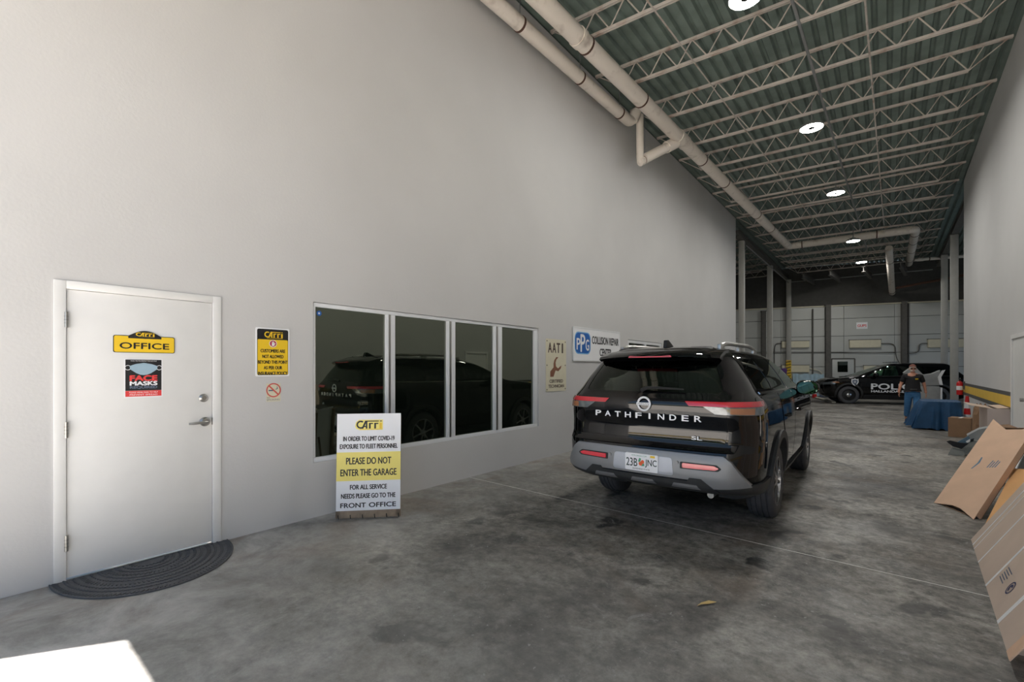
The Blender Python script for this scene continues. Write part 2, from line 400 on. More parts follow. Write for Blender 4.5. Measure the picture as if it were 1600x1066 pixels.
# roof deck with ribs running down the hall
b = MB(); x = -12.6; pr = []
while x < 8.4:
    pr += [(x, ZD), (x+.105, ZD), (x+.130, ZD+.055), (x+.170, ZD+.055)]; x += .195
pr.append((x, ZD))
n = len(pr)
b.add([(u, Y_OPEN-.4, v) for u, v in pr]+[(u, 36.2, v) for u, v in pr], [(i, i+1, n+i+1, n+i) for i in range(n-1)])
b.bb((-12.7, Y_OPEN-.4, ZD+.07), (8.6, 36.2, ZD+.22))
struct(b.build('ceiling', DECK))

# back wall, askew to the hall, of wide panels
BP = Vector((-1.25, 30.75, 0)); BD = Vector((.953, .301, 0)).normalized(); BN = Vector((BD.y, -BD.x, 0))   # BN faces the camera
BROT = math.atan2(BD.y, BD.x)
bw = empty_struct('wall_back', BP, BROT)              # local x along the wall, -y towards the camera
MB().bb((-12.5, .06, 0), (9.9, .3, ZD-.02)).build('core', DARKW, bw)  # above the panels its dark colour stands in for a shaded cavity
def on_back(px, py, off=0.0):
    p = at_pl(px, py, BP+BN*off, BN); r = p-BP; return (r.dot(BD), p.z)
zs = [0, .72, 1.62, 2.38, 3.29, 4.24, 4.92]
xs = [-12.4, -9.2, -6.4, -3.6, -0.62, 1.6, 4.4, 7.2, 9.8]
for i in range(len(xs)-1):
    for j in range(len(zs)-1):
        MB().bb((xs[i]+.008, 0, zs[j]+.012), (xs[i+1]-.008, .06, zs[j+1]-.012)).build('panel', PANELW, bw)
MB().bb((-12.4, -.05, 4.92), (9.8, .06, 4.98)).build('panel_cap', CREAM, bw)
for px, wd in ((1193, .22), (1293, .24), (1411, .22)):
    u, _ = on_back(px, 520); t = thing('wall_stanchion', {1193: 'dark grey steel stanchion on back wall, farthest left', 1293: "dark grey steel stanchion on back wall by police car's nose", 1411: 'dark grey steel stanchion on back wall behind the walking man'}[px], 'column', BP+BD*u, BROT, 'stanchions of the back wall')
    h = 4.98 if px != 1193 else 4.8
    for yy in (-.20, -.03): MB().bb((-wd/2, yy, 0), (wd/2, yy+.015, h)).build('flange', DKSTEEL, t)
    MB().bb((-.012, -.185, 0), (.012, -.03, h)).build('web', DKSTEEL, t)
    MB().bb((-wd/2-.04, -.22, h), (wd/2+.04, -.015, h+.03)).build('cap_plate', DKSTEEL, t)

# ------------------------------------------------------------------ right wall stripe and door
ang = math.atan(.0108)
def strip(name, Y0, Y1, z0, z1, th, mat):
    return struct(MB().prism([(xr(Y0)-th, Y0), (xr(Y1)-th, Y1), (xr(Y1)-.0005, Y1), (xr(Y0)-.0005, Y0)], z0, z1, 'z').build(name, mat))
RD0, RD1 = 10.45, 11.52
k = 1
for Y0, Y1 in ((Y_OPEN, RD0-.06), (RD1+.06, YR_END)):
    for z0, z1, m in ((1.0, 1.075, STRK), (.80, 1.0, STRY), (.72, .80, STRK)):
        strip('trim_%d' % k, Y0, Y1, z0, z1, .006, m); k += 1
d2 = empty_struct('door_2', (xr(11)-.001, 11, 0), PI/2+0*ang)   # local x -> +Y... faces -X
# local: x along +Y, y -> -X (after 90 deg turn local y points to -X)
W2 = RD1-RD0
MB().bb((RD0-11, .0, 0), (RD0-11+.07, .05, 2.0)).build('jamb', WHITE, d2)
MB().bb((RD1-11-.07, .0, 0), (RD1-11, .05, 2.0)).build('jamb', WHITE, d2)
MB().bb((RD0-11, .0, 2.0), (RD1-11, .05, 2.07)).build('head', WHITE, d2)
MB().bb((RD0-11+.075, .0, .01), (RD1-11-.075, .03, 1.995)).build('leaf', WHITE, d2)
MB().cyl((RD0-10.85, .03, 1.0), (RD0-10.85, .08, 1.0), .03, 12).build('knob', SATIN, d2)

# ------------------------------------------------------------------ office door (door_1)
d1 = empty_struct('door_1', (XL, (D_Y0+D_Y1)/2, 0), PI/2)       # local x -> +Y, local -y -> +X (into the hall)
hw = (D_Y1-D_Y0)/2; FW = .062
for s in (-1, 1):
    MB().bb((s*hw, -.012, 0), (s*(hw-FW), .12, D_Z)).build('jamb', WHITE, d1, bev=.003)
MB().bb((-hw+FW, -.012, D_Z-.058), (hw-FW, .12, D_Z)).build('head', WHITE, d1, bev=.003)
leaf = MB().bb((-hw+FW+.004, .004, .022), (hw-FW-.004, .045, D_Z-.063)).build('leaf', WHITE, d1, bev=.002)
MB().bb((-hw+FW, -.01, 0), (hw-FW, .11, .014)).build('threshold', SATIN, d1)
for z in (.27, 1.06, 1.83):
    h = MB().cyl((-hw+FW, -.012, z-.055), (-hw+FW, -.012, z+.055), .011, 12).build('hinge', SATIN, d1, smooth=True)
    for q in (-.024, .0, .024): MB().torus((-hw+FW, -.012, z+q), .0112, .0012, 'z', 14, 6).build('knuckle', DKSTEEL, h)
def d_at(px, py):
    p = at_x(px, py, XL); return (p.y-(D_Y0+D_Y1)/2, p.z)
u, z = d_at(318, 622); b = MB().lathe([(0.001, -.022), (.018, -.022), (.022, -.014), (.034, -.006), (.034, .004)], (u, 0, z), 'y', 24).build('deadbolt', SATIN, leaf, smooth=True)
u, z = d_at(320, 659)
MB().lathe([(0.001, -.022), (.026, -.020), (.038, -.010), (.038, .004)], (u, 0, z), 'y', 24).build('lever_rose', SATIN, leaf, smooth=True)
MB().tube([(u, -.012, z), (u, -.055, z), (u-.02, -.062, z), (u-.10, -.060, z-.004), (u-.125, -.05, z-.004)], [.012, .012, .011, .010, .009], 10).build('lever_handle', SATIN, leaf, smooth=True)
MB().bb((hw-FW-.006, -.002, z-.03), (hw-FW+.004, .006, z+.03)).build('strike_plate', DKSTEEL, d1)

# ------------------------------------------------------------------ office window (window_1)
w1 = empty_struct('window_1', (XL, 0, 0), PI/2)
FR = .045; RB = .035                                             # frame width, set-back from the wall face
def pxY(px): return at_x(px, 560, XL-RB).y
b0 = [W_Y0+.012, W_Y1-.004]
MB().bb((b0[0], RB-.02, W_Z0), (b0[1], RB+.06, W_Z0+FR)).build('sill_member', ALU, w1, bev=.003)
MB().bb((b0[0], RB-.02, W_Z1-FR), (b0[1], RB+.06, W_Z1-.004)).build('head_member', ALU, w1, bev=.003)
MB().bb((W_Y0+.004, RB-.02, W_Z0+FR), (W_Y0+.03, RB+.06, W_Z1-FR)).build('side_member', ALU, w1, bev=.002)
MB().bb((W_Y1-.10, RB-.02, W_Z0+FR), (W_Y1-.004, RB+.06, W_Z1-FR)).build('side_member', ALU, w1, bev=.003)
mull = [(pxY(602), pxY(616)), (pxY(697.5), pxY(710)), (pxY(770.5), pxY(783))]
for a, c in mull:
    MB().bb((a, RB-.02, W_Z0+FR), (c, RB+.06, W_Z1-FR)).build('mullion', ALU, w1, bev=.003)
    MB().bb((a+.25*(c-a), RB-.026, W_Z0+FR), (a+.45*(c-a), RB-.019, W_Z1-FR)).build('glazing_bead', SATIN, w1)
edges = [W_Y0+.03]+[v for m in mull for v in m]+[W_Y1-.10]
for i in range(4):
    a, c = edges[2*i], edges[2*i+1]
    p = MB().bb((a-.005, RB+.012, W_Z0+FR-.005), (c+.005, RB+.022, W_Z1-FR+.005)).build('pane', WINGL, w1)
    MB().bb((a, RB+.002, W_Z0+FR), (a+.006, RB+.012, W_Z1-FR)).build('gasket', BLACKP, p)
    if i == 0:
        q = at_x(498.5, 489.5, XL-RB); bb_ = MB(); flat(bb_, circ(q.y+.006, q.z, .026), RB+.0105); st = print_obj(bb_, 'sticker', BLUEP, p); tag(st, 'round blue sticker')
        bb_ = MB(); ring(bb_, q.y+.006, q.z, .004, .010, RB+.0100, 14); print_obj(bb_, 'sticker_mark', SIGNW, p)
# small window far along the wall, over the parked car
w2 = empty_struct('window_2', (XL, 0, 0), PI/2)
MB().bb((S_Y0+.01, .01, S_Z0), (S_Y1-.01, .08, S_Z0+.06)).build('sill_member', ALU, w2)
MB().bb((S_Y0+.01, .01, S_Z1-.07), (S_Y1-.01, .08, S_Z1-.004)).build('head_member', ALU, w2)
for a, c in ((S_Y0+.01, S_Y0+.07), ((S_Y0+S_Y1)/2-.05, (S_Y0+S_Y1)/2+.05), (S_Y1-.09, S_Y1-.01)):
    MB().bb((a, .01, S_Z0+.06), (c, .08, S_Z1-.07)).build('mullion', ALU, w2)
for a, c in ((S_Y0+.07, (S_Y0+S_Y1)/2-.05), ((S_Y0+S_Y1)/2+.05, S_Y1-.09)):
    MB().bb((a, .045, S_Z0+.06), (c, .055, S_Z1-.07)).build('pane', WINGL, w2)

# ------------------------------------------------------------------ roof joists
JZ = ZD; JB = ZD-.43
def make_joist(L, name, label, loc, rz, group, npan):
    t = thing(name, label, 'roof joist', loc, rz, group)
    for yy in (-.028, .010):
        MB().bb((0, yy, -.045), (L, yy+.018, 0)).build('top_chord', JOIST, t)
    e = .55
    for yy in (-.028, .010):
        MB().bb((e, yy, JB-JZ), (L-e, yy+.018, JB-JZ+.045)).build('bottom_chord', JOIST, t)
    zt, zb = -.025, JB-JZ+.022
    pitch = (L-2*e)/npan; me = None
    d = Vector((pitch/2, 0, zt-zb)); mu = MB().cyl((0, 0, 0), d, .011, 6).mesh('web_rod'); mdn = MB().cyl((0, 0, 0), (d.x, 0, -d.z), .011, 6).mesh('web_rod')
    for i in range(npan):
        obj('web_rod', mu, JOIST, t, loc=(e+i*pitch, 0, zb)); obj('web_rod', mdn, JOIST, t, loc=(e+(i+.5)*pitch, 0, zt))
    for s, x0 in ((1, 0.04), (-1, L-.04)):
        MB().cyl((x0, 0, zt), (x0+s*(e-.04), 0, zb), .011, 6).build('end_web', JOIST, t)
        MB().cyl((x0+s*.30, 0, zt), (x0+s*(e-.03), 0, zb), .009, 6).build('end_web', JOIST, t)
    return t
ORD = 'first second third fourth fifth sixth seventh eighth ninth tenth eleventh twelfth thirteenth fourteenth fifteenth sixteenth seventeenth eighteenth nineteenth'.split()
JS = .52                                   # skew of the joists across the hall
JY = [15.53+1.53*k for k in range(-9, 10)]
span = xr(12)-XL-.03; rz = math.atan2(JS, 6.2); Lj = span/math.cos(rz)
proto = None
for i, y in enumerate(JY):
    lab = 'primed open-web steel roof joist, %s counted from the front opening' % ORD[i]
    if proto is None:
        proto = make_joist(Lj-.05, 'roof_joist', lab, (XL+.04, y, JZ-.001), rz, 'open-web joists under the roof deck', 10); t = proto
    else:
        t = dup(proto); t.location = (XL+.04, y, JZ-.001); t['label'] = lab
proto2 = None
for i, y in enumerate([v for v in JY if v > 19.0]):
    lab = 'dark open-web roof joist in the left side bay, %s beyond the wall end' % ORD[i]
    if proto2 is None: proto2 = make_joist(7.4, 'roof_joist', lab, (XL-7.75, y-.62, JZ-.001), rz, 'joists of the left side bay', 11)
    else:
        t = dup(proto2); t.location = (XL-7.75, y-.62, JZ-.001); t['label'] = lab
# ------------------------------------------------------------------ columns and eave beams beyond the walls
def column(px, X, h, wd, label):
    d = ray(px, 500); Y = d.y*X/d.x
    t = thing('steel_column', label, 'column', (X, Y, 0), 0, 'grey columns beyond the side walls')
    MB().bb((-wd/2, -wd/2, .015), (wd/2, wd/2, h-.02)).build('shaft', COLG, t, bev=.012)
    MB().bb((-wd/2-.06, -wd/2-.06, 0), (wd/2+.06, wd/2+.06, .02)).build('base_plate', DKSTEEL, t)
    MB().bb((-wd/2-.03, -wd/2-.05, h-.02), (wd/2+.03, wd/2+.05, h)).build('cap_plate', DKSTEEL, t)
    return Y, t
BZ = 6.52
XC1, XC2 = XL+.02, 1.92
yc1, _ = column(1159, XC1, BZ, .20, 'grey square column hard behind the end of the left wall')
yc2, _ = column(1203, XC1, BZ, .22, 'grey square column, middle one of the left row')
yc3, t3 = column(1232.5, XC1+.12, BZ, .22, 'grey column with hazard tape wrapped round its foot')
yc4, _ = column(1491, XC2, BZ, .22, 'grey column at the right wall end, behind the blue cloth')
yc5, _ = column(1475.5, XC2, BZ, .22, 'grey column behind the police car roof, farther right row')
for q in range(9):
    z = .55+q*.16
    (MB().bb((-.113, -.113, z), (.113, .113, z+.16))).build('hazard_tape', STRY if q % 2 == 0 else YEL, t3)
    MB().prism([(-.116, z+.02), (.116, z+.07), (.116, z+.11), (-.116, z+.06)], -.1165, -.112, 'y').build('hazard_stripe', INK, t3)
def ibeam(name, label, p0, p1, z0, z1, wd, group):
    p0, p1 = Vector(p0), Vector(p1); L = (p1-p0).length; rz = math.atan2((p1-p0).y, (p1-p0).x)
    t = thing(name, label, 'beam', (p0.x, p0.y, z0), rz, group)
    MB().bb((0, -wd/2, 0), (L, wd/2, .02)).build('bottom_flange', DKSTEEL, t); MB().bb((0, -wd/2, z1-z0-.02), (L, wd/2, z1-z0)).build('top_flange', DKSTEEL, t)
    MB().bb((0, -.012, .02), (L, .012, z1-z0-.02)).build('web', DKSTEEL, t); return t
ibeam('eave_beam', 'dark steel beam carried by the left row of columns', (XC1, YL_END+.05, 0), (XC1+.02, yc3+.3, 0), BZ, ZD-.46, .2, 'eave beams')
ibeam('eave_beam', 'steel beam carried by the right row of columns', (XC2, YR_END+.05, 0), (XC2+.02, 30.6, 0), BZ, ZD-.46, .2, 'eave beams')
MBt = MB().cyl((XC1+.12, yc1+.15, BZ-.18), (XC1+.12, yc2-.12, BZ-.18), .025, 8); tag(MBt.build('tie_rod', GALV), 'thin pale rod under the left beam, nearer bay', 'tie rod', 'tie rods')
MBt = MB().cyl((XC1+.12, yc2+.15, BZ-.18), (XC1+.12, yc3-.12, BZ-.18), .025, 8); tag(MBt.build('tie_rod', GALV), 'thin pale rod under the left beam, farther bay', 'tie rod', 'tie rods')
ya_ = yc3+.05; 
tag(MB().cyl((XC1+.25, yc3, BZ-.15), (1.7, yc3+.7, BZ-.15), .025, 8).build('tie_rod', GALV), 'long thin pale rod crossing the hall before the dark cavity over the panels', 'tie rod', 'tie rods')
# dark lower beams near the back wall
for i, px in enumerate((1255, 1300, 1352, 1405)):
    p = at_z(px, 430, 6.35)
    e = ray(px, 430)
    q0 = Vector((p.x, min(p.y, 27.5), 0)); q1 = q0+Vector((.25, 2.6, 0))
    ibeam('outrigger_beam', ('leftmost', 'second from left', 'third from left', 'rightmost')[i]+' of the short dark beams above the back wall panels', q0, q1, 6.15, 6.4, .14, 'short beams over the back wall')

# ------------------------------------------------------------------ drain pipes
def bend(pts, r=.2, n=6):
    out = [Vector(pts[0])]
    for i in range(1, len(pts)-1):
        p = Vector(pts[i]); a = (Vector(pts[i-1])-p); c = (Vector(pts[i+1])-p); ra = min(r, a.length*.45); rc = min(r, c.length*.45)
        A = p+a.normalized()*ra; B = p+c.normalized()*rc
        for k in range(n+1):
            t = k/n; out.append(A*(1-t)**2+p*2*t*(1-t)+B*t*t)
    out.append(Vector(pts[-1])); return out
def pipe(name, label, pts, r, hang=(), cat='pipe', group='white drain pipes', coup=(), top=ZD-.44, mat=None, n=20):
    o = Vector(pts[0]); t = thing(name, label, cat, o, 0, group); lp = [Vector(p)-o for p in pts]
    MB().tube(bend(lp, r*1.6), r, n).build('pipe_run', mat or PIPE, t, smooth=True)
    segs = [(lp[i], lp[i+1]) for i in range(len(lp)-1)]
    for si, fr in hang:
        a, c = segs[si]; p = a.lerp(c, fr); d = (c-a).normalized()
        rm = MB().tube([p-d*.018, p+d*.018], r+.008, n).build('clamp_ring', RUST, t)
        up = top-(p.z+o.z)
        if up > r+.02 and abs(d.z) < .9: MB().cyl((p.x, p.y, p.z+r), (p.x, p.y, p.z+up), .007, 6).build('hanger_rod', GALV, t)
    for si, fr, ln in coup:
        a, c = segs[si]; p = a.lerp(c, fr); d = (c-a).normalized()
        MB().tube([p-d*ln, p+d*ln], r+.014, n).build('coupling', PIPE, t, smooth=True)
    return t
PZ = 6.585
p0 = at_z(845, 0, PZ); p1 = at_z(1232, 385, PZ); dd = (p1-p0).normalized()
start = p0-dd*4.6
p2 = at_z(1431, 358, PZ); p3 = Vector((p2.x, 29.2, PZ))
Lm = (p1-start).length
fr_tee = (at_z(1065, 218, PZ)-start).length/Lm
pipe('drain_pipe', 'fat white main drain pipe running the length of the hall and turning right', [start, p1, p2, p3], .135,
     hang=[(0, (at_z(px, py, PZ)-start).length/Lm) for px, py in ((918, 70), (1005, 155), (1104, 248), (1142, 283), (1185, 335), (1205, 357))]+[(0, .12), (0, .02), (1, .12), (1, .72), (2, .1), (2, .3), (2, .55), (2, .85)],
     coup=[(0, fr_tee, .22), (0, (at_z(918, 70, PZ)-start).length/Lm-.01, .06)])
tee = at_z(1065, 218, PZ)
XS = -4.2
s0 = at_x(770, 0, XS); s1 = at_x(985, 192, XS+.03); sdir = (s1-s0).normalized(); s00 = s0-sdir*4.4
Ls = (s1-s00).length
pipe('drain_pipe', 'thinner white drain pipe hugging the top of the left wall', [s00, s1, s1+Vector((.10, .10, .25))], .105, top=ZD-.05,
     hang=[(0, (at_x(px, py, XS)-s00).length/Ls) for px, py in ((812, 35), (905, 118), (966, 172))]+[(0, .1), (0, .35)], coup=[(1, .5, .07)])
v0 = at_x(1000, 180, XS+.12); v1 = at_x(1000, 252, XS+.12)
tq = Vector((tee.x, tee.y, tee.z))
pipe('drain_pipe', 'white pipe loop dropping beside the wall and rising into the main pipe', [v0, v1+Vector((0, 0, -.02)), tq-(tq-v1).normalized()*.16], .075, hang=[(1, .12)], coup=[(1, .04, .05)], top=ZD-.05)
lq = bpy.data.objects['drain_pipe.002']; ve = tq-(tq-v1).normalized()*.16
MB().tube([v1+(ve-v1)*.10-v0, ve-v0], .105, 20).build('rising_leg', PIPE, lq, smooth=True); MB().tube([v1+(ve-v1)*.72-v0, v1+(ve-v1)*.98-v0], .125, 20).build('coupling', PIPE, lq, smooth=True)
q0 = at_z(1389, 388, PZ); q1 = at_pl(1394, 458, BP+BN*.12, BN)
pipe('drain_pipe', 'white pipe slanting down to the dark cavity over the back wall panels', [q0, q1], .13, hang=[(0, .25), (0, .95)])
r0 = Vector((p3.x+.16, 28.2, PZ-.02)); pipe('drain_pipe', 'slim white branch pipe leaving to the right beyond the right wall', [r0, r0+Vector((5.2, 1.6, 0))], .07, hang=[(0, .1), (0, .5)], coup=[(0, .04, .12)])
br = at_z(1412, 448, 5.45)
b0_ = q1+Vector((.15, -.3, .2)); pipe('cable_tray_pipe', 'rusty brown pipe sloping up to the right over the back wall', [b0_, b0_+Vector((3.2, .9, .55))], .06, mat=RUST, group='pipes over the back wall')
# conduit along the lamps and two bridging rods, all on the joists' bottom chords
def line_on(px0, py0, px1, py1, z, r, name, label, mat, group, ext=(0, 0)):
    a, c = at_z(px0, py0, z), at_z(px1, py1, z); d = (c-a).normalized(); a = a-d*ext[0]; c = c+d*ext[1]
    t = MB().cyl((0, 0, 0), c-a, r, 8).build(name, mat, smooth=True); t.location = a; return tag(t, label, name.replace('_', ' '), group)
line_on(1237.5, 0, 1349, 371, JB-.02, .022, 'conduit', 'grey conduit running down the hall past the round lamps', GALV, 'lines under the joists', (5.5, 3))
line_on(1352, 5, 1368, 195, JB-.016, .014, 'bridging_rod', 'thin rod tying the joists to the right of the lamps', JOIST, 'lines under the joists', (3, 9))
line_on(1075, 85, 1200, 250, JB-.014, .012, 'bridging_rod', 'thin rod tying the joists between main pipe and lamps', JOIST, 'lines under the joists', (5, 6))
# ------------------------------------------------------------------ round LED lamps
def lamp(px, py, label, z=CAMH+5.0):
    p = at_z(px, py, z); t = thing('high_bay_lamp', label, 'lamp', p, 0, 'round LED high-bay lamps')
    MB().lathe([(.001, .115), (.09, .115), (.10, .05), (.20, .045), (.215, .03), (.215, .0), (.205, -.004)], n=32).build('housing', GALV, t, smooth=True)
    MB().lathe([(.062, .0), (.205, .0)], (0, 0, -.003), n=32).build('lens', LEDM, t)
    MB().lathe([(.001, -.012), (.05, -.012), (.062, 0)], n=24).build('sensor_cap', BLACKP, t, smooth=True)
    for i in range(12):
        a = 2*PI*i/12; MB().box((.14*math.cos(a), .14*math.sin(a), .062), (.10, .006, .035), Matrix.Rotation(a, 3, 'Z')).build('cooling_fin', GALV, t)
    MB().cyl((0, 0, .11), (0, 0, ZD-z), .012, 8).build('hanger', GALV, t)
    MB().torus((0, 0, .13), .03, .008, 'y', 16, 6).build('hook', GALV, t)
    ld = bpy.data.lights.new('lamp_light', 'AREA'); ld.shape = 'DISK'; ld.size = .40; ld.energy = LAMP_W; ld.color = (1, .98, .94)
    lo = bpy.data.objects.new('lamp_light', ld); C.objects.link(lo); lo.parent = t; lo.location = (0, 0, -.03)
lamp(1165, -3, 'round LED high-bay lamp at the very top edge, nearest the front')
lamp(1268, 200, 'bright round LED high-bay lamp, largest one fully in view')
lamp(1306, 302, 'bright round LED high-bay lamp, second largest in view')
lamp(1333, 377, 'round LED high-bay lamp seen nearly edge-on under the crosswise pipe', CAMH+4.8)
lamp(1346, 410, 'farthest round LED high-bay lamp, below the crosswise pipe')

# ================================================================== SIGNS
def wall_sign(name, label, cat, px0, pyt0, px1, pyt1, pyb0, mat, th=.006, r=0.0, group=None, X=XL):
    a = at_x(px0, pyt0, X); c = at_x(px1, pyt1, X); d = at_x(px0, pyb0, X)
    wd, h = c.y-a.y, (a.z+c.z)/2-d.z
    t = thing(name, label, cat, (X, (a.y+c.y)/2, (a.z+c.z)/2-h/2), PI/2, group)
    poly = rrect(-wd/2, -h/2, wd/2, h/2, r) if r else [(-wd/2, -h/2), (wd/2, -h/2), (wd/2, h/2), (-wd/2, h/2)]
    MB().prism(poly, -th-.001, -.001, 'y').build('plate', mat, t)
    return t, wd, h, -th-.0018
XD = XL-.004                                             # face of the door leaf
# OFFICE sign: yellow plate with a dark arch and the shop logo
t, W_, H_, y = wall_sign('office_sign', 'yellow and black OFFICE plate with arched top on the white door', 'sign', 176.5, 523.5, 272.5, 527.5, 550.5, INK, r=.012, X=XD)
b = MB(); flat(b, rrect(-W_/2+.004, -H_/2+.004, W_/2-.004, H_/2-.004, .012), y); print_obj(b, 'yellow_face', YEL, t)
arch = [(-.27*W_+.54*W_*i/16, H_/2-.002+.042*math.sin(PI*i/16)) for i in range(17)]
MB().prism(arch+[(.27*W_, H_/2-.02), (-.27*W_, H_/2-.02)], -.0085, -.001, 'y').build('arch_plate', INK, t)
lo = [(-.26*W_+.52*W_*i/12, H_/2-.001-.020*math.sin(PI*i/12)) for i in range(13)]
b = MB(); flat(b, lo[::-1]+[], y-.0008); print_obj(b, 'arch_lower', INK, t)
shop_logo(t, 0, H_/2+.012, .115, .028, -.0105, YEL, YEL)
b = MB(); text(b, 'OFFICE', 0, -.012, W_*.80, .046, y-.0009, fat=.0018); print_obj(b, 'lettering', INK, t)
# face mask poster
t, W_, H_, y = wall_sign('face_mask_poster', 'black and red FACE MASKS REQUIRED poster on the white door', 'poster', 193.5, 560.5, 254, 561.5, 622.5, SIGNW, th=.002, X=XD)
b = MB(); flat(b, [(-W_/2+.008, -H_/2+.055), (W_/2-.008, -H_/2+.055), (W_/2-.008, H_/2-.006), (-W_/2+.008, H_/2-.006)], y); print_obj(b, 'black_field', INK, t)
b = MB(); flat(b, [(-W_/2+.008, -H_/2+.010), (W_/2-.008, -H_/2+.010), (W_/2-.008, -H_/2+.054), (-W_/2+.008, -H_/2+.054)], y); print_obj(b, 'red_band', PINKRED, t)
zt = H_/2
b = MB(); mk = [(-.085, zt-.055), (-.05, zt-.040), (0, zt-.030), (.05, zt-.040), (.085, zt-.055), (.083, zt-.080), (.045, zt-.110), (.02, zt-.122), (0, zt-.125), (-.02, zt-.122), (-.045, zt-.110), (-.083, zt-.080)]
flat(b, mk[::-1], y-.0006); print_obj(b, 'mask_picture', MASKB, t)
b = MB(); ring(b, -.096, zt-.068, .015, .019, y-.0005); ring(b, .096, zt-.068, .015, .019, y-.0005); print_obj(b, 'ear_loops', SIGNW, t)
b = MB(); text(b, 'FACE', 0, zt-.148, .165, .040, y-.0009, fat=.0038); print_obj(b, 'lettering', PINKRED, t)
b = MB(); text(b, 'MASKS', 0, zt-.188, .165, .030, y-.0009, fat=.0030); print_obj(b, 'lettering', SIGNW, t); b = MB(); text(b, 'THANK YOU FOR WEARING YOUR FACE MASK', 0, zt-.016, .16, .007, y-.0009); print_obj(b, 'lettering', SIGNW, t); b = MB()
text(b, 'PLEASE WEAR MASK TO HELP', 0, -H_/2+.041, .175, .011, y-.0009); text(b, 'PREVENT SPREAD', 0, -H_/2+.023, .17, .011, y-.0009); print_obj(b, 'lettering', SIGNW, t)
b = MB(); text(b, 'REQUIRED', 0, zt-.220, .165, .022, y-.0009, fat=.0020); print_obj(b, 'lettering', GREYP, t)
# customers not allowed
t, W_, H_, y = wall_sign('warning_sign', 'yellow sign with black header saying customers are not allowed', 'sign', 399, 511.5, 451.7, 514.3, 588.5, SIGNW, th=.006, r=.012)
b = MB(); flat(b, rrect(-W_/2+.012, -H_/2+.012, W_/2-.012, H_/2-.012, .016), y); print_obj(b, 'black_field', INK, t)
b = MB(); flat(b, rrect(-W_/2+.016, -H_/2+.016, W_/2-.016, H_/2-.108, .010), y-.0006); print_obj(b, 'yellow_field', YEL, t)
shop_logo(t, .005, H_/2-.062, .165, .055, y-.0014, YEL, YEL)
b = MB(); flat(b, circ(0, H_/2-.145, .034), y-.0010); print_obj(b, 'stop_disc', SIGNW, t)
b = MB(); flat(b, circ(0, H_/2-.145, .029), y-.0014); print_obj(b, 'stop_disc_red', M('crimson_print', (176, 24, 62), .5), t)
b = MB(); zc = H_/2-.147; flat(b, rrect(-.012, zc-.020, .012, zc+.004, .006), y-.0018)
for k_ in range(4): flat(b, rrect(-.0115+.006*k_, zc, -.0068+.006*k_, zc+(.018, .023, .022, .016)[k_], .002), y-.0019)
flat(b, [(.010, zc-.012), (.021, zc+.004), (.018, zc+.008), (.009, zc-.002)], y-.0018); print_obj(b, 'hand_mark', SIGNW, t)
b = MB()
for k_, (s, f) in enumerate((('CUSTOMERS ARE', .72), ('NOT ALLOWED', .62), ('BEYOND THIS POINT', .87), ('AS PER OUR', .54), ('INSURANCE POLICY', .86))):
    b = MB(); text(b, s, 0, H_/2-.213-k_*.052, f*W_, .030, y-.0012, fat=.0016); print_obj(b, 'lettering', INK, t)
# no smoking
t, W_, H_, y = wall_sign('no_smoking_sign', 'small cream NO SMOKING plate with red barred circle', 'sign', 416, 599, 438, 600, 628, CREAM, th=.004)
b = MB(); ring(b, 0, H_*.13, .055, .066, y); c45 = math.cos(PI/4)
flat(b, [(-.045, H_*.13+.036), (-.036, H_*.13+.045), (.045, H_*.13-.036), (.036, H_*.13-.045)], y-.0004); print_obj(b, 'barred_circle', M('faded_red_print', (204, 84, 76), .6), t)
b = MB(); flat(b, [(-.045, H_*.13-.008), (.006, H_*.13-.008), (.006, H_*.13+.004), (-.045, H_*.13+.004)], y-.0002)
flat(b, [(.02, H_*.13+.004), (.038, H_*.13+.012), (.034, H_*.13+.034), (.028, H_*.13+.034), (.030, H_*.13+.016), (.016, H_*.13+.010)], y-.0002)
text(b, 'NO', -.045, -H_*.28, .028, .016, y-.0006); text(b, 'SMOKING', -.004, -H_*.40, .115, .016, y-.0006); print_obj(b, 'lettering', GREYP, t)
# AATI
t, W_, H_, y = wall_sign('technician_sign', 'tall cream AATI certified technician sign with brown wrench', 'sign', 852.5, 528.5, 884, 532.5, 612.5, CREAM, th=.006, r=.02)
b = MB()
for k_, s in enumerate('AATI'): text(b, s, -.62*W_/2+k_*W_*.205, H_*.335, W_*(.165 if s != 'I' else .055), H_*.185, y, fat=.006)
BRD = M('dark_brown_print', (72, 54, 46), .6); print_obj(b, 'lettering', BRD, t); b = MB(); text(b, 'CERTIFIED', 0, -H_*.305, W_*.66, H_*.058, y, fat=.003); print_obj(b, 'lettering', BRD, t); b = MB(); text(b, 'TECHNICIAN', 0, -H_*.40, W_*.76, H_*.058, y, fat=.003); print_obj(b, 'lettering', M('dark_brown_print', (72, 54, 46), .6), t)
b = MB(); zc, xc = H_*.03, W_*.02
wr = [(-.30, -.24), (-.14, -.24), (-.08, -.11), (.10, -.12), (.20, -.03), (.26, .0), (.20, -.09), (.10, -.155), (.0, -.14), (-.02, -.02), (.02, .09), (.12, .12)]
def q(u, v): return (xc+u*W_, zc+v*H_)
flat(b, [q(-.32, -.25), q(-.16, -.25), q(-.06, -.13), q(.08, -.145), q(.20, -.09), q(.24, -.03), q(.16, -.055), q(.06, -.09), q(-.04, -.05), q(-.06, .02), q(-.02, .08), q(.08, .125), q(-.02, .13), q(-.12, .07), q(-.16, .0), q(-.16, -.07), q(-.32, -.15)], y)
print_obj(b, 'wrench_mark', BROWNP, t)
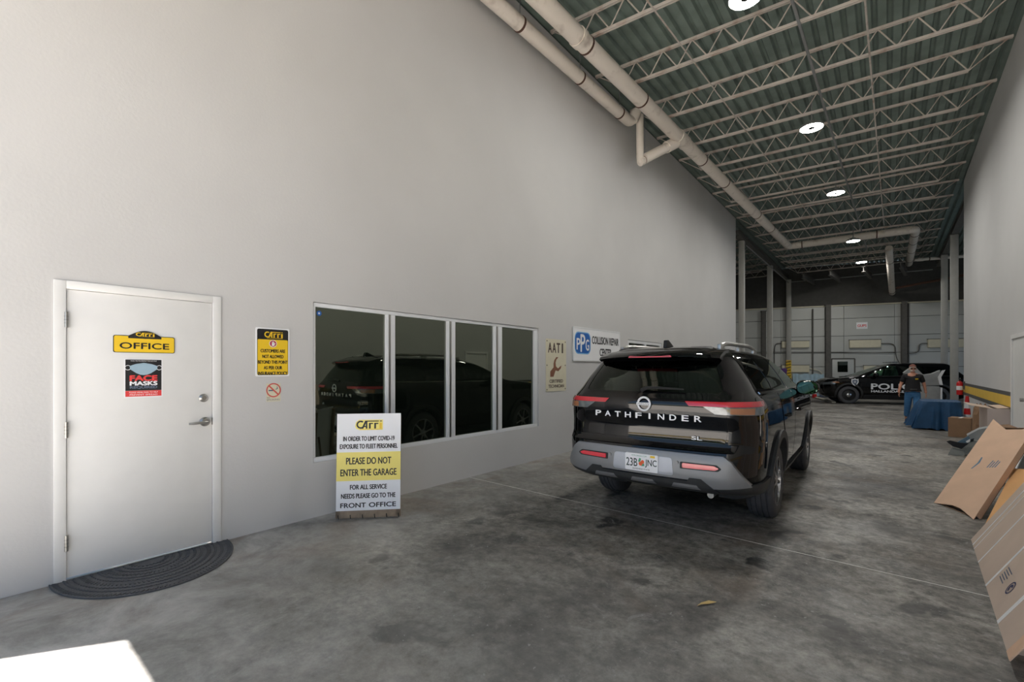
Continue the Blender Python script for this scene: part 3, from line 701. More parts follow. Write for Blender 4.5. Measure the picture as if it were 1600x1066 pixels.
for sx in (-1, 1):
    for zz in (-.46, .0, .46): MB().cyl((sx*(W_/2-.03), y-.002, zz*H_), (sx*(W_/2-.03), y+.002, zz*H_), .012, 10).build('screw', DKSTEEL, t)
# PPG
t, W_, H_, y = wall_sign('collision_centre_sign', 'white PPG collision repair center sign with blue logo', 'sign', 894.5, 511.3, 967, 520, 563, SIGNW, th=.02)
bl = MB(); s_ = H_*.68; xb = -W_/2+.06+W_*.145; flat(bl, rrect(xb-W_*.155, -s_/2+.02, xb+W_*.155, s_/2+.02, .12), y+.0002); print_obj(bl, 'logo_rim', M('pale_blue_print', (120, 180, 226), .5), t)
bl = MB(); flat(bl, rrect(xb-W_*.145, -s_/2+.04, xb+W_*.145, s_/2, .11), y); print_obj(bl, 'blue_logo', BLUEP, t)
b = MB(); text(b, 'P', xb-W_*.085, .0, W_*.065, s_*.50, y-.0006, fat=.006); text(b, 'P', xb, .02, W_*.085, s_*.78, y-.0006, fat=.008); text(b, 'G', xb+W_*.09, -.01, W_*.065, s_*.50, y-.0006, fat=.006); print_obj(b, 'logo_lettering', SIGNW, t)
b = MB(); text(b, 'COLLISION REPAIR', W_*.165, H_*.16, W_*.60, H_*.24, y, fat=.006); print_obj(b, 'lettering', INK, t); b = MB(); text(b, 'CENTER', W_*.16, -H_*.22, W_*.26, H_*.24, y, fat=.006); print_obj(b, 'lettering', INK, t)
for sx in (-1, 1): MB().bb((sx*W_/2-.012, y+.012, -H_/2), (sx*W_/2+.012, y-.003, H_/2)).build('edge_trim', ALU, t)
for sz in (-1, 1): MB().bb((-W_/2, y+.012, sz*H_/2-.012), (W_/2, y-.003, sz*H_/2+.012)).build('edge_trim', ALU, t)

# ------------------------------------------------------------------ free-standing COVID notice
pa, pb = at_z(523, 813), at_z(627, 808.5); mid = (pa+pb)/2; rzb = math.atan2((pb-pa).y, (pb-pa).x); BW = (pb-pa).length
t = thing('notice_board', 'free-standing white and yellow PLEASE DO NOT ENTER THE GARAGE board', 'sign', mid, rzb, rot=(math.radians(-3.5), 0, rzb))
WB = BW-.02; HB = 1.04; Z0 = .085
MB().bb((-WB/2, -.006, Z0), (WB/2, .0, HB)).build('board_face', SIGNW, t)
MB().bb((-WB/2-.004, 0, .012), (WB/2+.004, .02, Z0+.06)).build('wooden_base', WOODW, t, bev=.003)
for sx in (-1, 1): MB().bb((sx*WB/2-sx*.045, .0, .012), (sx*WB/2, .03, HB-.02)).build('back_batten', WOODW, t)
for sx in (-1, 1): MB().tube([(sx*.2, .03, .75), (sx*.2, .16, .010)], .012, 8).build('prop_leg', WOODW, t)
for k_ in range(6): MB().tube([(-WB/2+.02+k_*(WB-.04)/5, -.002, .045), (-WB/2+.022+k_*(WB-.04)/5, -.008, .03), (-WB/2+.026+k_*(WB-.04)/5, -.004, .008)], .004, 6).build('nail', INK, t)
y = -.0066
zy0, zy1 = Z0+(HB-Z0)*.305, Z0+(HB-Z0)*.60
b = MB(); flat(b, [(-WB/2, zy0), (WB/2, zy0), (WB/2, zy1), (-WB/2, zy1)], y); print_obj(b, 'yellow_band', PALEYEL, t)
hh = HB-Z0
shop_logo(t, 0, Z0+hh*.885, WB*.40, hh*.085, y-.0008, INK, YEL, PALEYEL)
b = MB()
for s, f, v, h_ in (('IN ORDER TO LIMIT COVID-19', .80, .74, .047), ('EXPOSURE TO FLEET PERSONNEL', .90, .66, .047), ('PLEASE DO NOT', .70, .51, .068), ('ENTER THE GARAGE', .87, .39, .068), ('FOR ALL SERVICE', .57, .24, .047), ('NEEDS PLEASE GO TO THE', .84, .150, .047), ('FRONT', .39, .055, .047), ('OFFICE', .42, .055, .047)):
    b = MB(); text(b, s, {'FRONT': -.235*WB, 'OFFICE': .22*WB}.get(s, 0), Z0+hh*v, WB*f, hh*h_, y-.0012, fat=.0020); print_obj(b, 'lettering', M('charcoal_print', (48, 45, 43), .6), t)

# ------------------------------------------------------------------ half-round door mat
t = thing('door_mat', 'half-round ribbed charcoal rubber mat at the office door', 'door mat', (XL+.012, (D_Y0+D_Y1)/2+.012, .001), PI/2)
A_, B_ = .545, .655
poly = [(-A_*math.cos(PI*i/40), -B_*math.sin(PI*i/40)) for i in range(41)]
MB().prism(poly, 0, .008, 'z').build('rubber_base', MATR, t)
b = MB()
for rI, f in enumerate((.95, .86, .78, .70, .61, .53, .45, .36, .28, .2)):
    m_ = int(70*f)
    for i in range(m_):
        a = PI*(i+.5)/m_; cx, cy = -A_*f*math.cos(a), -B_*f*math.sin(a)
        tx, ty = A_*f*math.sin(a), -B_*f*math.cos(a); an = math.atan2(ty, tx)+(.5 if rI % 2 else -.4)+(PI/2 if rI % 3 == 0 else 0)
        b.box((cx, cy, .0105), (.030, .008, .006), Matrix.Rotation(an, 3, 'Z'))
b.build('tread_ribs', MATR, t)
MB().tube([(p[0]*.995, p[1]*.995, .008) for p in poly], .005, 6).build('edge_bead', MATR, t)

# ================================================================== VEHICLES
def pchip(xs, ys, x):
    n = len(xs)
    if x <= xs[0]: return ys[0]
    if x >= xs[-1]: return ys[-1]
    h = [xs[i+1]-xs[i] for i in range(n-1)]; d = [(ys[i+1]-ys[i])/h[i] for i in range(n-1)]
    m = [d[0]]+[0 if d[i-1]*d[i] <= 0 else 2*d[i-1]*d[i]/(d[i-1]+d[i]) for i in range(1, n-1)]+[d[-1]]
    i = max(j for j in range(n-1) if xs[j] <= x); t = (x-xs[i])/h[i]
    return ys[i]*(1+2*t)*(1-t)**2+h[i]*m[i]*t*(1-t)**2+ys[i+1]*t*t*(3-2*t)+h[i]*m[i+1]*t*t*(t-1)
class Shell:
    # stacked plan outlines: (z, rear y, front y, half width, rear corner radius, front corner radius)
    def __init__(s, tab): s.t = tab
    def row(s, z):
        zs = [r[0] for r in s.t]; return [pchip(zs, [r[k] for r in s.t], z) for k in range(1, 6)]
    def outline(s, z, off):
        yr, yf, hw, rr, rf = s.row(z); yr -= off; yf += off; hw += off; rr = min(rr, hw*.9); rf = min(rf, hw*.95)
        H = []
        for i in range(6): H.append(((hw-rr)*i/6, yr+.035*(i/6*(hw-rr)/hw)**2*2.0))
        y0 = yr+.07*((hw-rr)/hw)**2
        for i in range(9):
            a = PI/2*i/8; H.append((hw-rr+rr*math.sin(a), y0+rr*1.1*(1-math.cos(a))))
        ys, ye = y0+rr*1.1, yf-.07-rf*.9
        for i in range(1, 20):
            t = i/20; H.append((hw*(1+.012*math.sin(PI*t)), ys+(ye-ys)*t))
        for i in range(9):
            a = PI/2*i/8; H.append((hw-rf+rf*math.cos(a), ye+rf*.9*math.sin(a)))
        for i in range(1, 7):
            t = i/6; H.append(((hw-rf)*(1-t), yf-.07+.07*(1-(1-t)**2)))
        full = H+[(-x, y) for x, y in H[-2:0:-1]]
        return full
    def mesh(s, off=0.0, z0=None, z1=None, n=36):
        zs = sorted(set([s.t[0][0]+(s.t[-1][0]-s.t[0][0])*i/n for i in range(n+1)]+[r[0] for r in s.t]))
        if z0 is not None: zs = [z0]+[z for z in zs if z0+.01 < z < z1-.01]+[z1]
        V, Fs = [], []; m = None
        for z in zs:
            o = s.outline(z, off); m = len(o); zz = z
            if abs(z-zs[-1]) < 1e-9: zz += off
            if abs(z-zs[0]) < 1e-9: zz -= off
            V += [(x, y, zz) for x, y in o]
        for i in range(len(zs)-1):
            for j in range(m): Fs.append((i*m+j, i*m+(j+1) % m, (i+1)*m+(j+1) % m, (i+1)*m+j))
        V.append((0, sum(v[1] for v in V[:m])/m, V[0][2])); V.append((0, sum(v[1] for v in V[-1-m:-1])/m, V[len(V)-2][2]))
        a, c = len(V)-2, len(V)-1; L = (len(zs)-1)*m
        for j in range(m): Fs.append((a, (j+1) % m, j)); Fs.append((c, L+j, L+(j+1) % m))
        b = MB(); b.add(V, Fs); return b.mesh('shell')
    def piece(s, off_out, off_in, cutter):
        k = ('sh', off_out, off_in)
        if not hasattr(s, 'cache'): s.cache = {}
        if k not in s.cache: s.cache[k] = boolean(s.mesh(off_out), s.mesh(off_in))
        return boolean(s.cache[k].copy(), cutter, 'INTERSECT')
    def xat(s, y, z):   # half width of the side at a height
        return s.row(z)[2]
def pr_y(poly, y0, y1): return MB().prism(poly, y0, y1, 'y').mesh()
def pr_x(poly, x0, x1): return MB().prism(poly, x0, x1, 'x').mesh()
def rpoly(pts, r, n=4):
    out = []; m = len(pts)
    for i in range(m):
        p = Vector(pts[i]).to_2d() if len(pts[i]) > 2 else Vector(pts[i]); a = Vector(pts[i-1])-p; c = Vector(pts[(i+1) % m])-p
        q = min(r, a.length*.4, c.length*.4); A = p+a.normalized()*q; B = p+c.normalized()*q
        for k in range(n+1):
            t = k/n; v = A*(1-t)**2+p*2*t*(1-t)+B*t*t; out.append((v.x, v.y))
    return out
def wheel_parts(parent, x, y, R, wd, side, style):
    hw = wd/2
    prof = [(R*.62, -hw+.02), (R*.66, -hw), (R*.86, -hw-.004), (R*.955, -hw+.012), (R*.985, -hw+.03)]
    for k in range(4):
        c = -hw+.052+k*(wd-.104)/3
        prof += [(R, c-.008), (R, c-.006), (R-.010, c-.004), (R-.010, c+.004), (R, c+.006), (R, c+.008)]
    prof += [(R*.985, hw-.03), (R*.955, hw-.012), (R*.86, hw+.004), (R*.66, hw), (R*.62, hw-.02)]
    t = MB().lathe(prof, (0, 0, 0), 'x', 48).build('tyre', TIRE, parent, smooth=True); t.location = (x, y, R)
    s = side; rr = R*.645; f = s*(hw-.018)
    MB().lathe([(rr, -hw+.02), (rr*.96, -hw+.03), (rr*.93, 0), (rr*.95, s*hw*.6), (rr, f), (rr*1.01, f+s*.012), (rr*.97, f+s*.012), (rr*.93, f-s*.02)], ax='x', n=40).build('rim', MACH if style == 'alloy' else BLACKP, t, smooth=True)
    MB().lathe([(.001, f-s*.06), (rr*.92, f-s*.06)], ax='x', n=32).build('brake_backing', BLACKP, t)
    MB().lathe([(.001, f-s*.075), (rr*.7, f-s*.075), (rr*.7, f-s*.065)], ax='x', n=32).build('brake_disc', SATIN, t)
    if style == 'alloy':
        for k in range(6):
            for e in (-1, 1):
                a = 2*PI*k/6+e*.15; a2 = 2*PI*k/6+e*.26
                p0 = Vector((0, .05*math.cos(a), .05*math.sin(a))); p1 = Vector((0, rr*.97*math.cos(a2), rr*.97*math.sin(a2)))
                d = (p1-p0); an = math.atan2(d.z, d.y)
                MB().box((f-s*.008, (p0.y+p1.y)/2, (p0.z+p1.z)/2), (.024, d.length, .024), Matrix.Rotation(an, 3, 'X')).build('spoke', MACH if e > 0 else BLACKP, t)
        MB().lathe([(.001, f+s*.012), (.03, f+s*.010), (.07, f), (.07, f-s*.05)], ax='x', n=24).build('hub_cap', MACH, t, smooth=True)
    else:
        MB().lathe([(.001, f-s*.005), (rr*.55, f-s*.002), (rr*.75, f-s*.03), (rr*.96, f-s*.03)], ax='x', n=32).build('steel_disc', BLACKP, t, smooth=True)
        MB().lathe([(.001, f+s*.03), (.05, f+s*.026), (.085, f+s*.005), (.085, f-s*.02)], ax='x', n=24).build('hub_cap', CHROME, t, smooth=True)
    return t
def seat(parent, x, y, z, sc=1.0, mat=LEATHER):
    a = MB().bb((x-.24, y-.05, z-.1), (x+.24, y+.45, z+.06)).build('seat_cushion', mat, parent, bev=.05)
    R = Matrix.Rotation(math.radians(14), 3, 'X')
    q = MB().box((x, y-.10, z+.33), (.48, .12, .62), R).build('seat_back', mat, parent, bev=.05)
    MB().box((x, y-.19, z+.75), (.27, .10, .19), R).build('headrest', mat, q, bev=.04)
    for e in (-.06, .06): MB().cyl((x+e, y-.17, z+.6), (x+e, y-.19, z+.70), .008, 8).build('headrest_post', SATIN, q)

def build_suv(name, label, cat, loc, rz, S, P, police=False):
    t = thing(name, label, cat, loc, rz)
    wb = P['wheels']; R = P['R']; zt = S.t[-1][0]
    body = S.mesh(0.0)
    body = boolean(body, S.mesh(-.05, P['floor_z'], zt-.04))                     # cabin cavity
    for y in wb:
        for s in (-1, 1):
            body = boolean(body, MB().cyl((s*.55, y, R+.015), (s*1.4, y, R+.015), R+.055, 40).mesh())
    for wn, poly in P['side'].items(): body = boolean(body, pr_x(rpoly(poly, .05), -1.4, 1.4))
    body = boolean(body, pr_y(rpoly(P['rear'], .06), -.6, 1.1))
    body = boolean(body, pr_y(rpoly(P['front'], .06), P['ws_y'], 5.6))
    bo = obj('body', body, PAINT, t, smooth=True)
    for wn, poly in P['side'].items():
        for s in (-1, 1):
            ar = (.3, 1.4) if s > 0 else (-1.4, -.3)
            o = obj('side_window', S.piece(-.004, -.011, pr_x(rpoly([(u+.0, v) for u, v in poly], .05), *ar)), CARGL if wn != 'front' else FRONTGL, t, smooth=True)
    obj('rear_window', S.piece(-.004, -.011, pr_y(rpoly(P['rear'], .06), -.6, 1.1)), CARGL, t, smooth=True)
    obj('windscreen', S.piece(-.004, -.011, pr_y(rpoly(P['front'], .06), P['ws_y'], 5.6)), FRONTGL, t, smooth=True)
    # side panels, arches, sills
    for s in (-1, 1):
        ar = (.5, 1.4) if s > 0 else (-1.4, -.5)
        for poly in P['doors']:
            obj('door_panel', S.piece(.004, -.02, pr_x(rpoly(poly, .05), *ar)), PAINT, t, smooth=True)
        for y in wb:
            a0, a1 = math.radians(-18), math.radians(198)
            ann = [(y+(R+.125)*math.cos(a0+(a1-a0)*i/30), R+.015+(R+.125)*math.sin(a0+(a1-a0)*i/30)) for i in range(31)]
            ann += [(y+(R+.05)*math.cos(a1-(a1-a0)*i/30), R+.015+(R+.05)*math.sin(a1-(a1-a0)*i/30)) for i in range(31)]
            obj('wheel_arch', S.piece(.028, -.05, pr_x(ann, *ar)), TRIMB, t, smooth=True)
            ln = MB().lathe([(R+.054, s*.56), (R+.054, s*.95)], (0, y, R+.015), 'x', 24, PI).build('wheel_well', BLACKP, t)
            wheel_parts(t, s*P['track']/2, y, R, .25, s, 'steel' if police else 'alloy')
        obj('side_sill', S.piece(.03, -.04, pr_x([(wb[0]+R+.14, .24), (wb[1]-R-.14, .24), (wb[1]-R-.14, .40), (wb[0]+R+.14, .40)], *ar)), TRIMB, t, smooth=True)
        # belt moulding
        bz = P['belt']
        obj('belt_moulding', S.piece(.008, -.01, pr_x([(P['belt_y'][0], bz[0]), (P['belt_y'][1], bz[1]), (P['belt_y'][1], bz[1]+.018), (P['belt_y'][0], bz[0]+.018)], *ar)), CHROME if not police else BLACKP, t)
        for hy in P['handles']:
            zz = .99; xx = s*(S.xat(hy, zz)+.004)
            MB().tube([(xx, hy-.10, zz), (xx+s*.035, hy-.075, zz), (xx+s*.038, hy+.06, zz), (xx, hy+.10, zz)], .014, 8).build('door_handle', PAINT if not police else BLACKP, t, smooth=True)
        # mirror
        my, mz = P['mirror']; xm = s*(S.xat(my, mz)-.01-(.175-P.get('mdx', .175)))
        hs = MB(); N = 14
        for i in range(9):
            ph = -PI/2+PI*i/8
            for j in range(N):
                th = 2*PI*j/N; cx_ = math.copysign(abs(math.cos(th))**.7, math.cos(th)); cz_ = math.copysign(abs(math.sin(th))**.7, math.sin(th))
                rr = math.cos(ph)**.5; hs.v.append((xm+s*(.175+.135*cx_*rr), my+.03+.075*math.sin(ph), mz+.085+.092*cz_*rr*(1-.15*cx_)))
        hs.f = [(i*N+j, i*N+(j+1) % N, (i+1)*N+(j+1) % N, (i+1)*N+j) for i in range(8) for j in range(N)]
        mo = hs.build('mirror_housing', PAINT, t, smooth=True)
        g = MB(); g.add([(xm+s*(.175+.115*math.copysign(abs(math.cos(2*PI*j/20))**.7, math.cos(2*PI*j/20))), my-.047, mz+.085+.075*math.copysign(abs(math.sin(2*PI*j/20))**.7, math.sin(2*PI*j/20))) for j in range(20)], [tuple(range(20))]); g.build('mirror_glass', MIRGL, mo)
        MB().tube([(xm-s*.02, my+.02, mz-.01), (xm+s*.10, my+.03, mz+.02)], .028, 8).build('mirror_foot', PAINT, mo, smooth=True)
    for y in wb: MB().cyl((-.6, y, R), (.6, y, R), .04, 8).build('axle', BLACKP, t)
    MB().bb((-.75, 1.2, .20), (.75, 4.0, .30)).build('underbody', BLACKP, t)
    # cabin
    MB().bb((-.80, .35, P['floor_z']-.02), (.80, P['dash'], P['floor_z']+.01)).build('cabin_floor', BLACKP, t)
    for sy in P['seats']:
        for sx in (-.38, .38): seat(t, sx, sy, P['floor_z']+.12)
    MB().bb((-.72, P['dash']-.05, P['floor_z']), (.72, P['dash']+.35, P['floor_z']+.30)).build('dashboard', BLACKP, t, bev=.04)
    MB().torus((-.38, P['dash']-.14, P['floor_z']+.34), .18, .016, 'y', 24, 8).build('steering_wheel', BLACKP, t, smooth=True)
    return t

# ---------------- black family SUV in the foreground
T = [(.24, .78, 4.72, .76, .30, .45), (.32, .55, 4.86, .89, .34, .5), (.40, .20, 4.92, .93, .36, .53), (.47, .06, 4.96, .95, .36, .55), (.58, .035, 5.0, .966, .36, .55), (.70, .04, 5.0, .978, .36, .55),
     (.775, .060, 4.99, .982, .34, .55), (.84, .100, 4.98, .984, .34, .52), (.95, .105, 4.96, .984, .34, .52), (1.08, .080, 4.92, .974, .34, .50), (1.17, .075, 4.80, .958, .34, .48),
     (1.215, .09, 4.45, .940, .34, .46), (1.25, .115, 3.98, .920, .34, .42), (1.29, .14, 3.80, .885, .32, .40), (1.40, .205, 3.60, .820, .30, .38), (1.52, .285, 3.30, .738, .28, .36), (1.60, .335, 3.06, .678, .26, .34),
     (1.655, .37, 2.82, .610, .26, .36), (1.69, .45, 2.55, .52, .28, .36), (1.712, .68, 2.2, .38, .24, .3), (1.72, 1.0, 1.9, .2, .15, .15)]
S1 = Shell(T)
P1 = dict(wheels=(1.265, 4.12), R=.370, track=1.69, floor_z=.74, ws_y=2.6, dash=3.55, seats=(2.55, 1.60, .80),
    side={'quarter': [(.62, 1.305), (1.34, 1.285), (1.42, 1.34), (1.42, 1.59), (.80, 1.57), (.70, 1.50)],
          'rear': [(1.49, 1.275), (2.35, 1.26), (2.35, 1.605), (1.49, 1.60)],
          'front': [(2.43, 1.26), (3.46, 1.255), (3.40, 1.31), (2.96, 1.565), (2.84, 1.60), (2.43, 1.61)]},
    rear=[(-.70, 1.275), (.70, 1.275), (.57, 1.565), (-.57, 1.565)],
    front=[(-.68, 1.30), (.68, 1.30), (.54, 1.62), (-.54, 1.62)],
    doors=[[(1.76, .42), (2.38, .42), (2.38, 1.235), (1.44, 1.245), (1.50, .95), (1.68, .70)], [(2.40, .42), (3.45, .42), (3.50, .7), (3.50, 1.225), (2.40, 1.235)],
           [(.36, .86), (1.42, .98), (1.42, 1.245), (.36, 1.24)]],
    belt=(1.262, 1.240), belt_y=(.60, 3.50), handles=(1.85, 2.75), mirror=(2.98, 1.165), mdx=.125)
CARX, CARY = -1.765, 3.96
suv = build_suv('car', 'black seven-seat SUV parked beside the office wall, seen from behind', 'car', (CARX+.03, CARY, 0), .024, S1, P1)
suv.scale = (.95, .96, 1.0)
t = suv
# tailgate
tg = obj('tailgate', S1.piece(.006, -.02, pr_y(rpoly([(-.70, .80), (.70, .80), (.74, .95), (.72, 1.26), (-.72, 1.26), (-.74, .95)], .05), -.5, .6)), PAINT, t, smooth=True)
obj('tailgate_ledge', S1.piece(.035, -.01, pr_y([(-.80, .785), (.80, .785), (.82, .845), (-.82, .845)], -.5, .45)), PAINT, t, smooth=True)
# tail lamps
for s in (-1, 1):
    o = obj('tail_lamp', S1.piece(.014, -.012, pr_y([(s*.38, 1.205), (s*.42, 1.165), (s*1.2, 1.165), (s*1.2, 1.212)], -.5, .50)), TAILR, t, smooth=True)
    obj('lamp_lens', S1.piece(.010, -.012, pr_y([(s*.54, 1.163), (s*.64, 1.10), (s*1.2, 1.09), (s*1.2, 1.163)], -.5, .44)), CLEARL, o, smooth=True)
    obj('indicator_lens', S1.piece(.012, -.012, pr_y([(s*.76, 1.106), (s*.93, 1.10), (s*.93, 1.155), (s*.76, 1.155)], -.5, .5)), AMBER, o, smooth=True)
# rear bumper insert, diffuser, reflectors
bp = obj('rear_bumper', S1.piece(.030, -.03, pr_y([(-.72, .755), (.72, .755), (.78, .71), (.92, .50), (.62, .47), (.50, .53), (-.50, .53), (-.62, .47), (-.92, .50), (-.78, .71)], -.6, .50)), BUMPG, t, smooth=True)
obj('bumper_diffuser', S1.piece(.036, -.02, pr_y([(-.66, .45), (-.54, .55), (-.44, .55), (-.42, .52), (.42, .52), (.44, .55), (.54, .55), (.68, .44), (.62, .395), (-.62, .395)], -.6, .6)), TRIMB, t, smooth=True)
for x in (-.40, .0, .40):
    obj('diffuser_vent', S1.piece(.040, .0, pr_y([(x-.13, .445), (x+.13, .445), (x+.10, .490), (x-.10, .490)], -.6, .6)), BUMPG, t)
obj('lower_valance', S1.piece(.022, -.02, pr_x([(.0, .40), (.86, .38), (.86, .50), (.0, .52)], .55, 1.3)), TRIMB, t, smooth=True)
obj('lower_valance', S1.piece(.022, -.02, pr_x([(.0, .40), (.86, .38), (.86, .50), (.0, .52)], -1.3, -.55)), TRIMB, t, smooth=True)
obj('plate_recess', S1.piece(.034, .0, pr_y(rpoly([(-.30, .55), (.30, .55), (.285, .705), (-.285, .705)], .03), -.6, .6)), M('plate_recess_grey', (176, 180, 188), .4, metal=.3), bp)
for s in (-1, 1):
    obj('reflector_frame', S1.piece(.034, .0, pr_y(rpoly([(s*.36, .622), (s*.68, .628), (s*.71, .652), (s*.67, .682), (s*.36, .682)], .01), -.6, .5)), BLACKP, bp)
    obj('reflector', S1.piece(.039, .0, pr_y(rpoly([(s*.38, .632), (s*.66, .637), (s*.69, .654), (s*.65, .673), (s*.38, .673)], .01), -.6, .5)), M('reflector_red', (224, 44, 62), .25, coat=1.0), bp)
    MB().cyl((s*.335, .0, .672), (s*.335, .03, .672), .013, 14).build('parking_sensor', BUMPG, bp)
# licence plate
yp = -.006
MB().prism(rrect(-.1625, .555, .1625, .712, .012), yp-.004, yp+.016, 'y').build('licence_plate', SIGNW, t)
PLK = M('plate_ink', (24, 50, 44), .5); yq = yp-.0048
b = MB(); text(b, '23B', -.094, .630, .112, .074, yq, fat=.001); print_obj(b, 'plate_lettering', PLK, t)
b = MB(); text(b, 'JNC', .096, .630, .112, .074, yq, fat=.001); print_obj(b, 'plate_lettering', PLK, t)
b = MB(); text(b, 'SUNSHINE STATE', 0, .574, .17, .014, yq); print_obj(b, 'plate_lettering', PLK, t)
b = MB(); flat(b, circ(-.006, .622, .018), yq-.0002); flat(b, circ(.014, .640, .017), yq-.0003); print_obj(b, 'plate_oranges', M('orange_print', (232, 100, 48), .5), t)
b = MB(); flat(b, [(-.03, .64), (-.008, .636), (.0, .668), (-.018, .675)], yq-.0001); flat(b, [(.0, .60), (.034, .605), (.030, .628), (.008, .62)], yq-.0001); print_obj(b, 'plate_leaves', M('leaf_print', (86, 158, 120), .5), t)
b = MB(); text(b, 'MYFLORIDA.COM', -.02, .692, .15, .013, yq); print_obj(b, 'plate_lettering', M('leaf_print', (86, 158, 120), .5), t)
b = MB(); flat(b, [(.090, .685), (.135, .685), (.135, .704), (.090, .704)], yq-.0002); print_obj(b, 'plate_decal', YEL, t)
# emblem
ze = 1.165; ye = .058
b = MB(); b.torus((0, ye, ze), .060, .0100, 'y', 32, 8); em = b.build('emblem_ring', BADGE, t, smooth=True)
MB().bb((-.072, ye-.012, ze-.012), (.072, ye, ze+.012)).build('emblem_bar', BADGE, em, bev=.002)
b = MB(); text(b, 'NISSAN', 0, ze, .110, .015, ye-.0132); print_obj(b, 'emblem_lettering', INK, em)
for i, ch in enumerate('PATHFINDER'):
    xx = -.500+i*.111; yy = S1.row(1.05)[0]+.07*(xx/.97)**2-.024
    b = MB(); text(b, ch, xx, 1.055, .060 if ch != 'I' else .014, .050, yy, fat=.0022)
    print_obj(b, 'letter', BADGE, t)
for ch, xx in (('S', .46), ('L', .51)):
    b = MB(); text(b, ch, xx, .885, .042, .030, S1.row(.885)[0]+.07*(xx/.97)**2-.026, fat=.0015); print_obj(b, 'letter', BADGE, t)
# spoiler, brake lamp, wiper, rails, fin antenna, exhaust
sp = [(.185, 1.608), (.25, 1.588), (.37, 1.595), (.70, 1.66), (.70, 1.700), (.42, 1.678), (.21, 1.632)]
b = MB(); N = 17; V = []
for i in range(N):
    u = -1+2*i/(N-1); x = .625*u; k_ = 1-abs(u)**3*.30; dz = -.025*abs(u)**2.5
    V += [(x, .70-(.70-y_)*k_, z_+dz) for y_, z_ in sp]
m_ = len(sp); b.add(V, [(i*m_+j, i*m_+(j+1) % m_, (i+1)*m_+(j+1) % m_, (i+1)*m_+j) for i in range(N-1) for j in range(m_)]+[tuple(range(m_))[::-1], tuple(range((N-1)*m_, N*m_))])
so_ = b.build('roof_spoiler', PAINT, t, smooth=True)
MB().prism([(-.22, 1.596), (.22, 1.596), (.21, 1.613), (-.21, 1.613)], .192, .23, 'y').build('brake_lamp', TAILR, so_)
MB().tube([(-.05, .125, 1.285), (.0, .11, 1.31), (.12, .105, 1.315), (.36, .115, 1.305)], [.02, .016, .012, .007], 8).build('rear_wiper', BLACKP, t, smooth=True)
for s in (-1, 1):
    pts = [(s*.52, .70, 1.655), (s*.535, .78, 1.725), (s*.545, 1.0, 1.742), (s*.545, 2.0, 1.752), (s*.53, 2.42, 1.73), (s*.52, 2.55, 1.66)]
    rl = MB().tube(bend(pts, .12, 4), .021, 10).build('roof_rail', SATIN, t, smooth=True)
    for yy in (.78, 1.6, 2.44): MB().bb((s*.525-.02, yy-.08, 1.64), (s*.525+.02, yy+.08, 1.728)).build('rail_foot', SATIN, rl, bev=.008)
MB().prism([(.62, 1.69), (.86, 1.71), (.84, 1.73), (.70, 1.785), (.645, 1.78)], -.02, .02, 'x').build('fin_antenna', BLACKP, t, bev=.008)
MB().cyl((.55, .30, .36), (.55, .7, .36), .03, 14).build('exhaust_pipe', SATIN, t)
for s in (-1, 1): obj('corner_crease', S1.piece(.012, -.01, pr_x([(.50, .62), (.53, .62), (.55, .92), (.51, 1.02), (.48, .85)], *((.5, 1.3) if s > 0 else (-1.3, -.5)))), PAINT, t, smooth=True)

# ---------------- black police SUV along the back wall
T2 = [(.26, .25, 4.75, .80, .25, .4), (.36, .10, 4.92, .92, .28, .45), (.50, .02, 5.0, .965, .30, .5), (.66, .0, 5.03, .985, .30, .5), (.80, .02, 5.03, .992, .28, .5), (.95, .05, 4.99, .990, .24, .48),
      (1.05, .07, 4.86, .975, .22, .46), (1.12, .09, 4.45, .955, .22, .44), (1.17, .11, 3.92, .93, .2, .40), (1.22, .14, 3.76, .90, .2, .38), (1.35, .26, 3.46, .84, .18, .36), (1.52, .42, 3.05, .76, .16, .34), (1.63, .52, 2.78, .70, .16, .34),
      (1.70, .60, 2.52, .62, .2, .34), (1.735, .75, 2.25, .5, .22, .3), (1.75, 1.0, 1.9, .25, .15, .15)]
S2 = Shell(T2)
P2 = dict(wheels=(1.08, 4.08), R=.382, track=1.70, floor_z=.72, ws_y=2.5, dash=3.45, seats=(2.45, 1.55),
    side={'quarter': [(.72, 1.245), (1.36, 1.225), (1.40, 1.30), (1.40, 1.58), (.98, 1.55), (.86, 1.46)],
          'rear': [(1.48, 1.215), (2.28, 1.20), (2.28, 1.62), (1.48, 1.60)], 'front': [(2.36, 1.20), (3.38, 1.19), (3.32, 1.24), (2.86, 1.54), (2.72, 1.61), (2.36, 1.62)]},
    rear=[(-.70, 1.24), (.70, 1.24), (.58, 1.56), (-.58, 1.56)], front=[(-.68, 1.23), (.68, 1.23), (.56, 1.62), (-.56, 1.62)],
    doors=[[(1.60, .42), (2.32, .42), (2.32, 1.17), (1.42, 1.18), (1.44, .95), (1.55, .70)], [(2.34, .42), (3.42, .42), (3.48, .7), (3.48, 1.16), (2.34, 1.17)]],
    belt=(1.20, 1.175), belt_y=(.70, 3.42), handles=(1.80, 2.68), mirror=(3.16, 1.16))
fw = -BD; rt = Vector((fw.y, -fw.x, 0)); pw = at_z(1325, 631)
O2 = pw-(rt*(-.85)+fw*4.08); rz2 = math.atan2(-fw.x, fw.y)
t = build_suv('car', 'black police SUV with white POLICE lettering parked along the back wall', 'car', (O2.x, O2.y, 0), rz2, S2, P2, True)
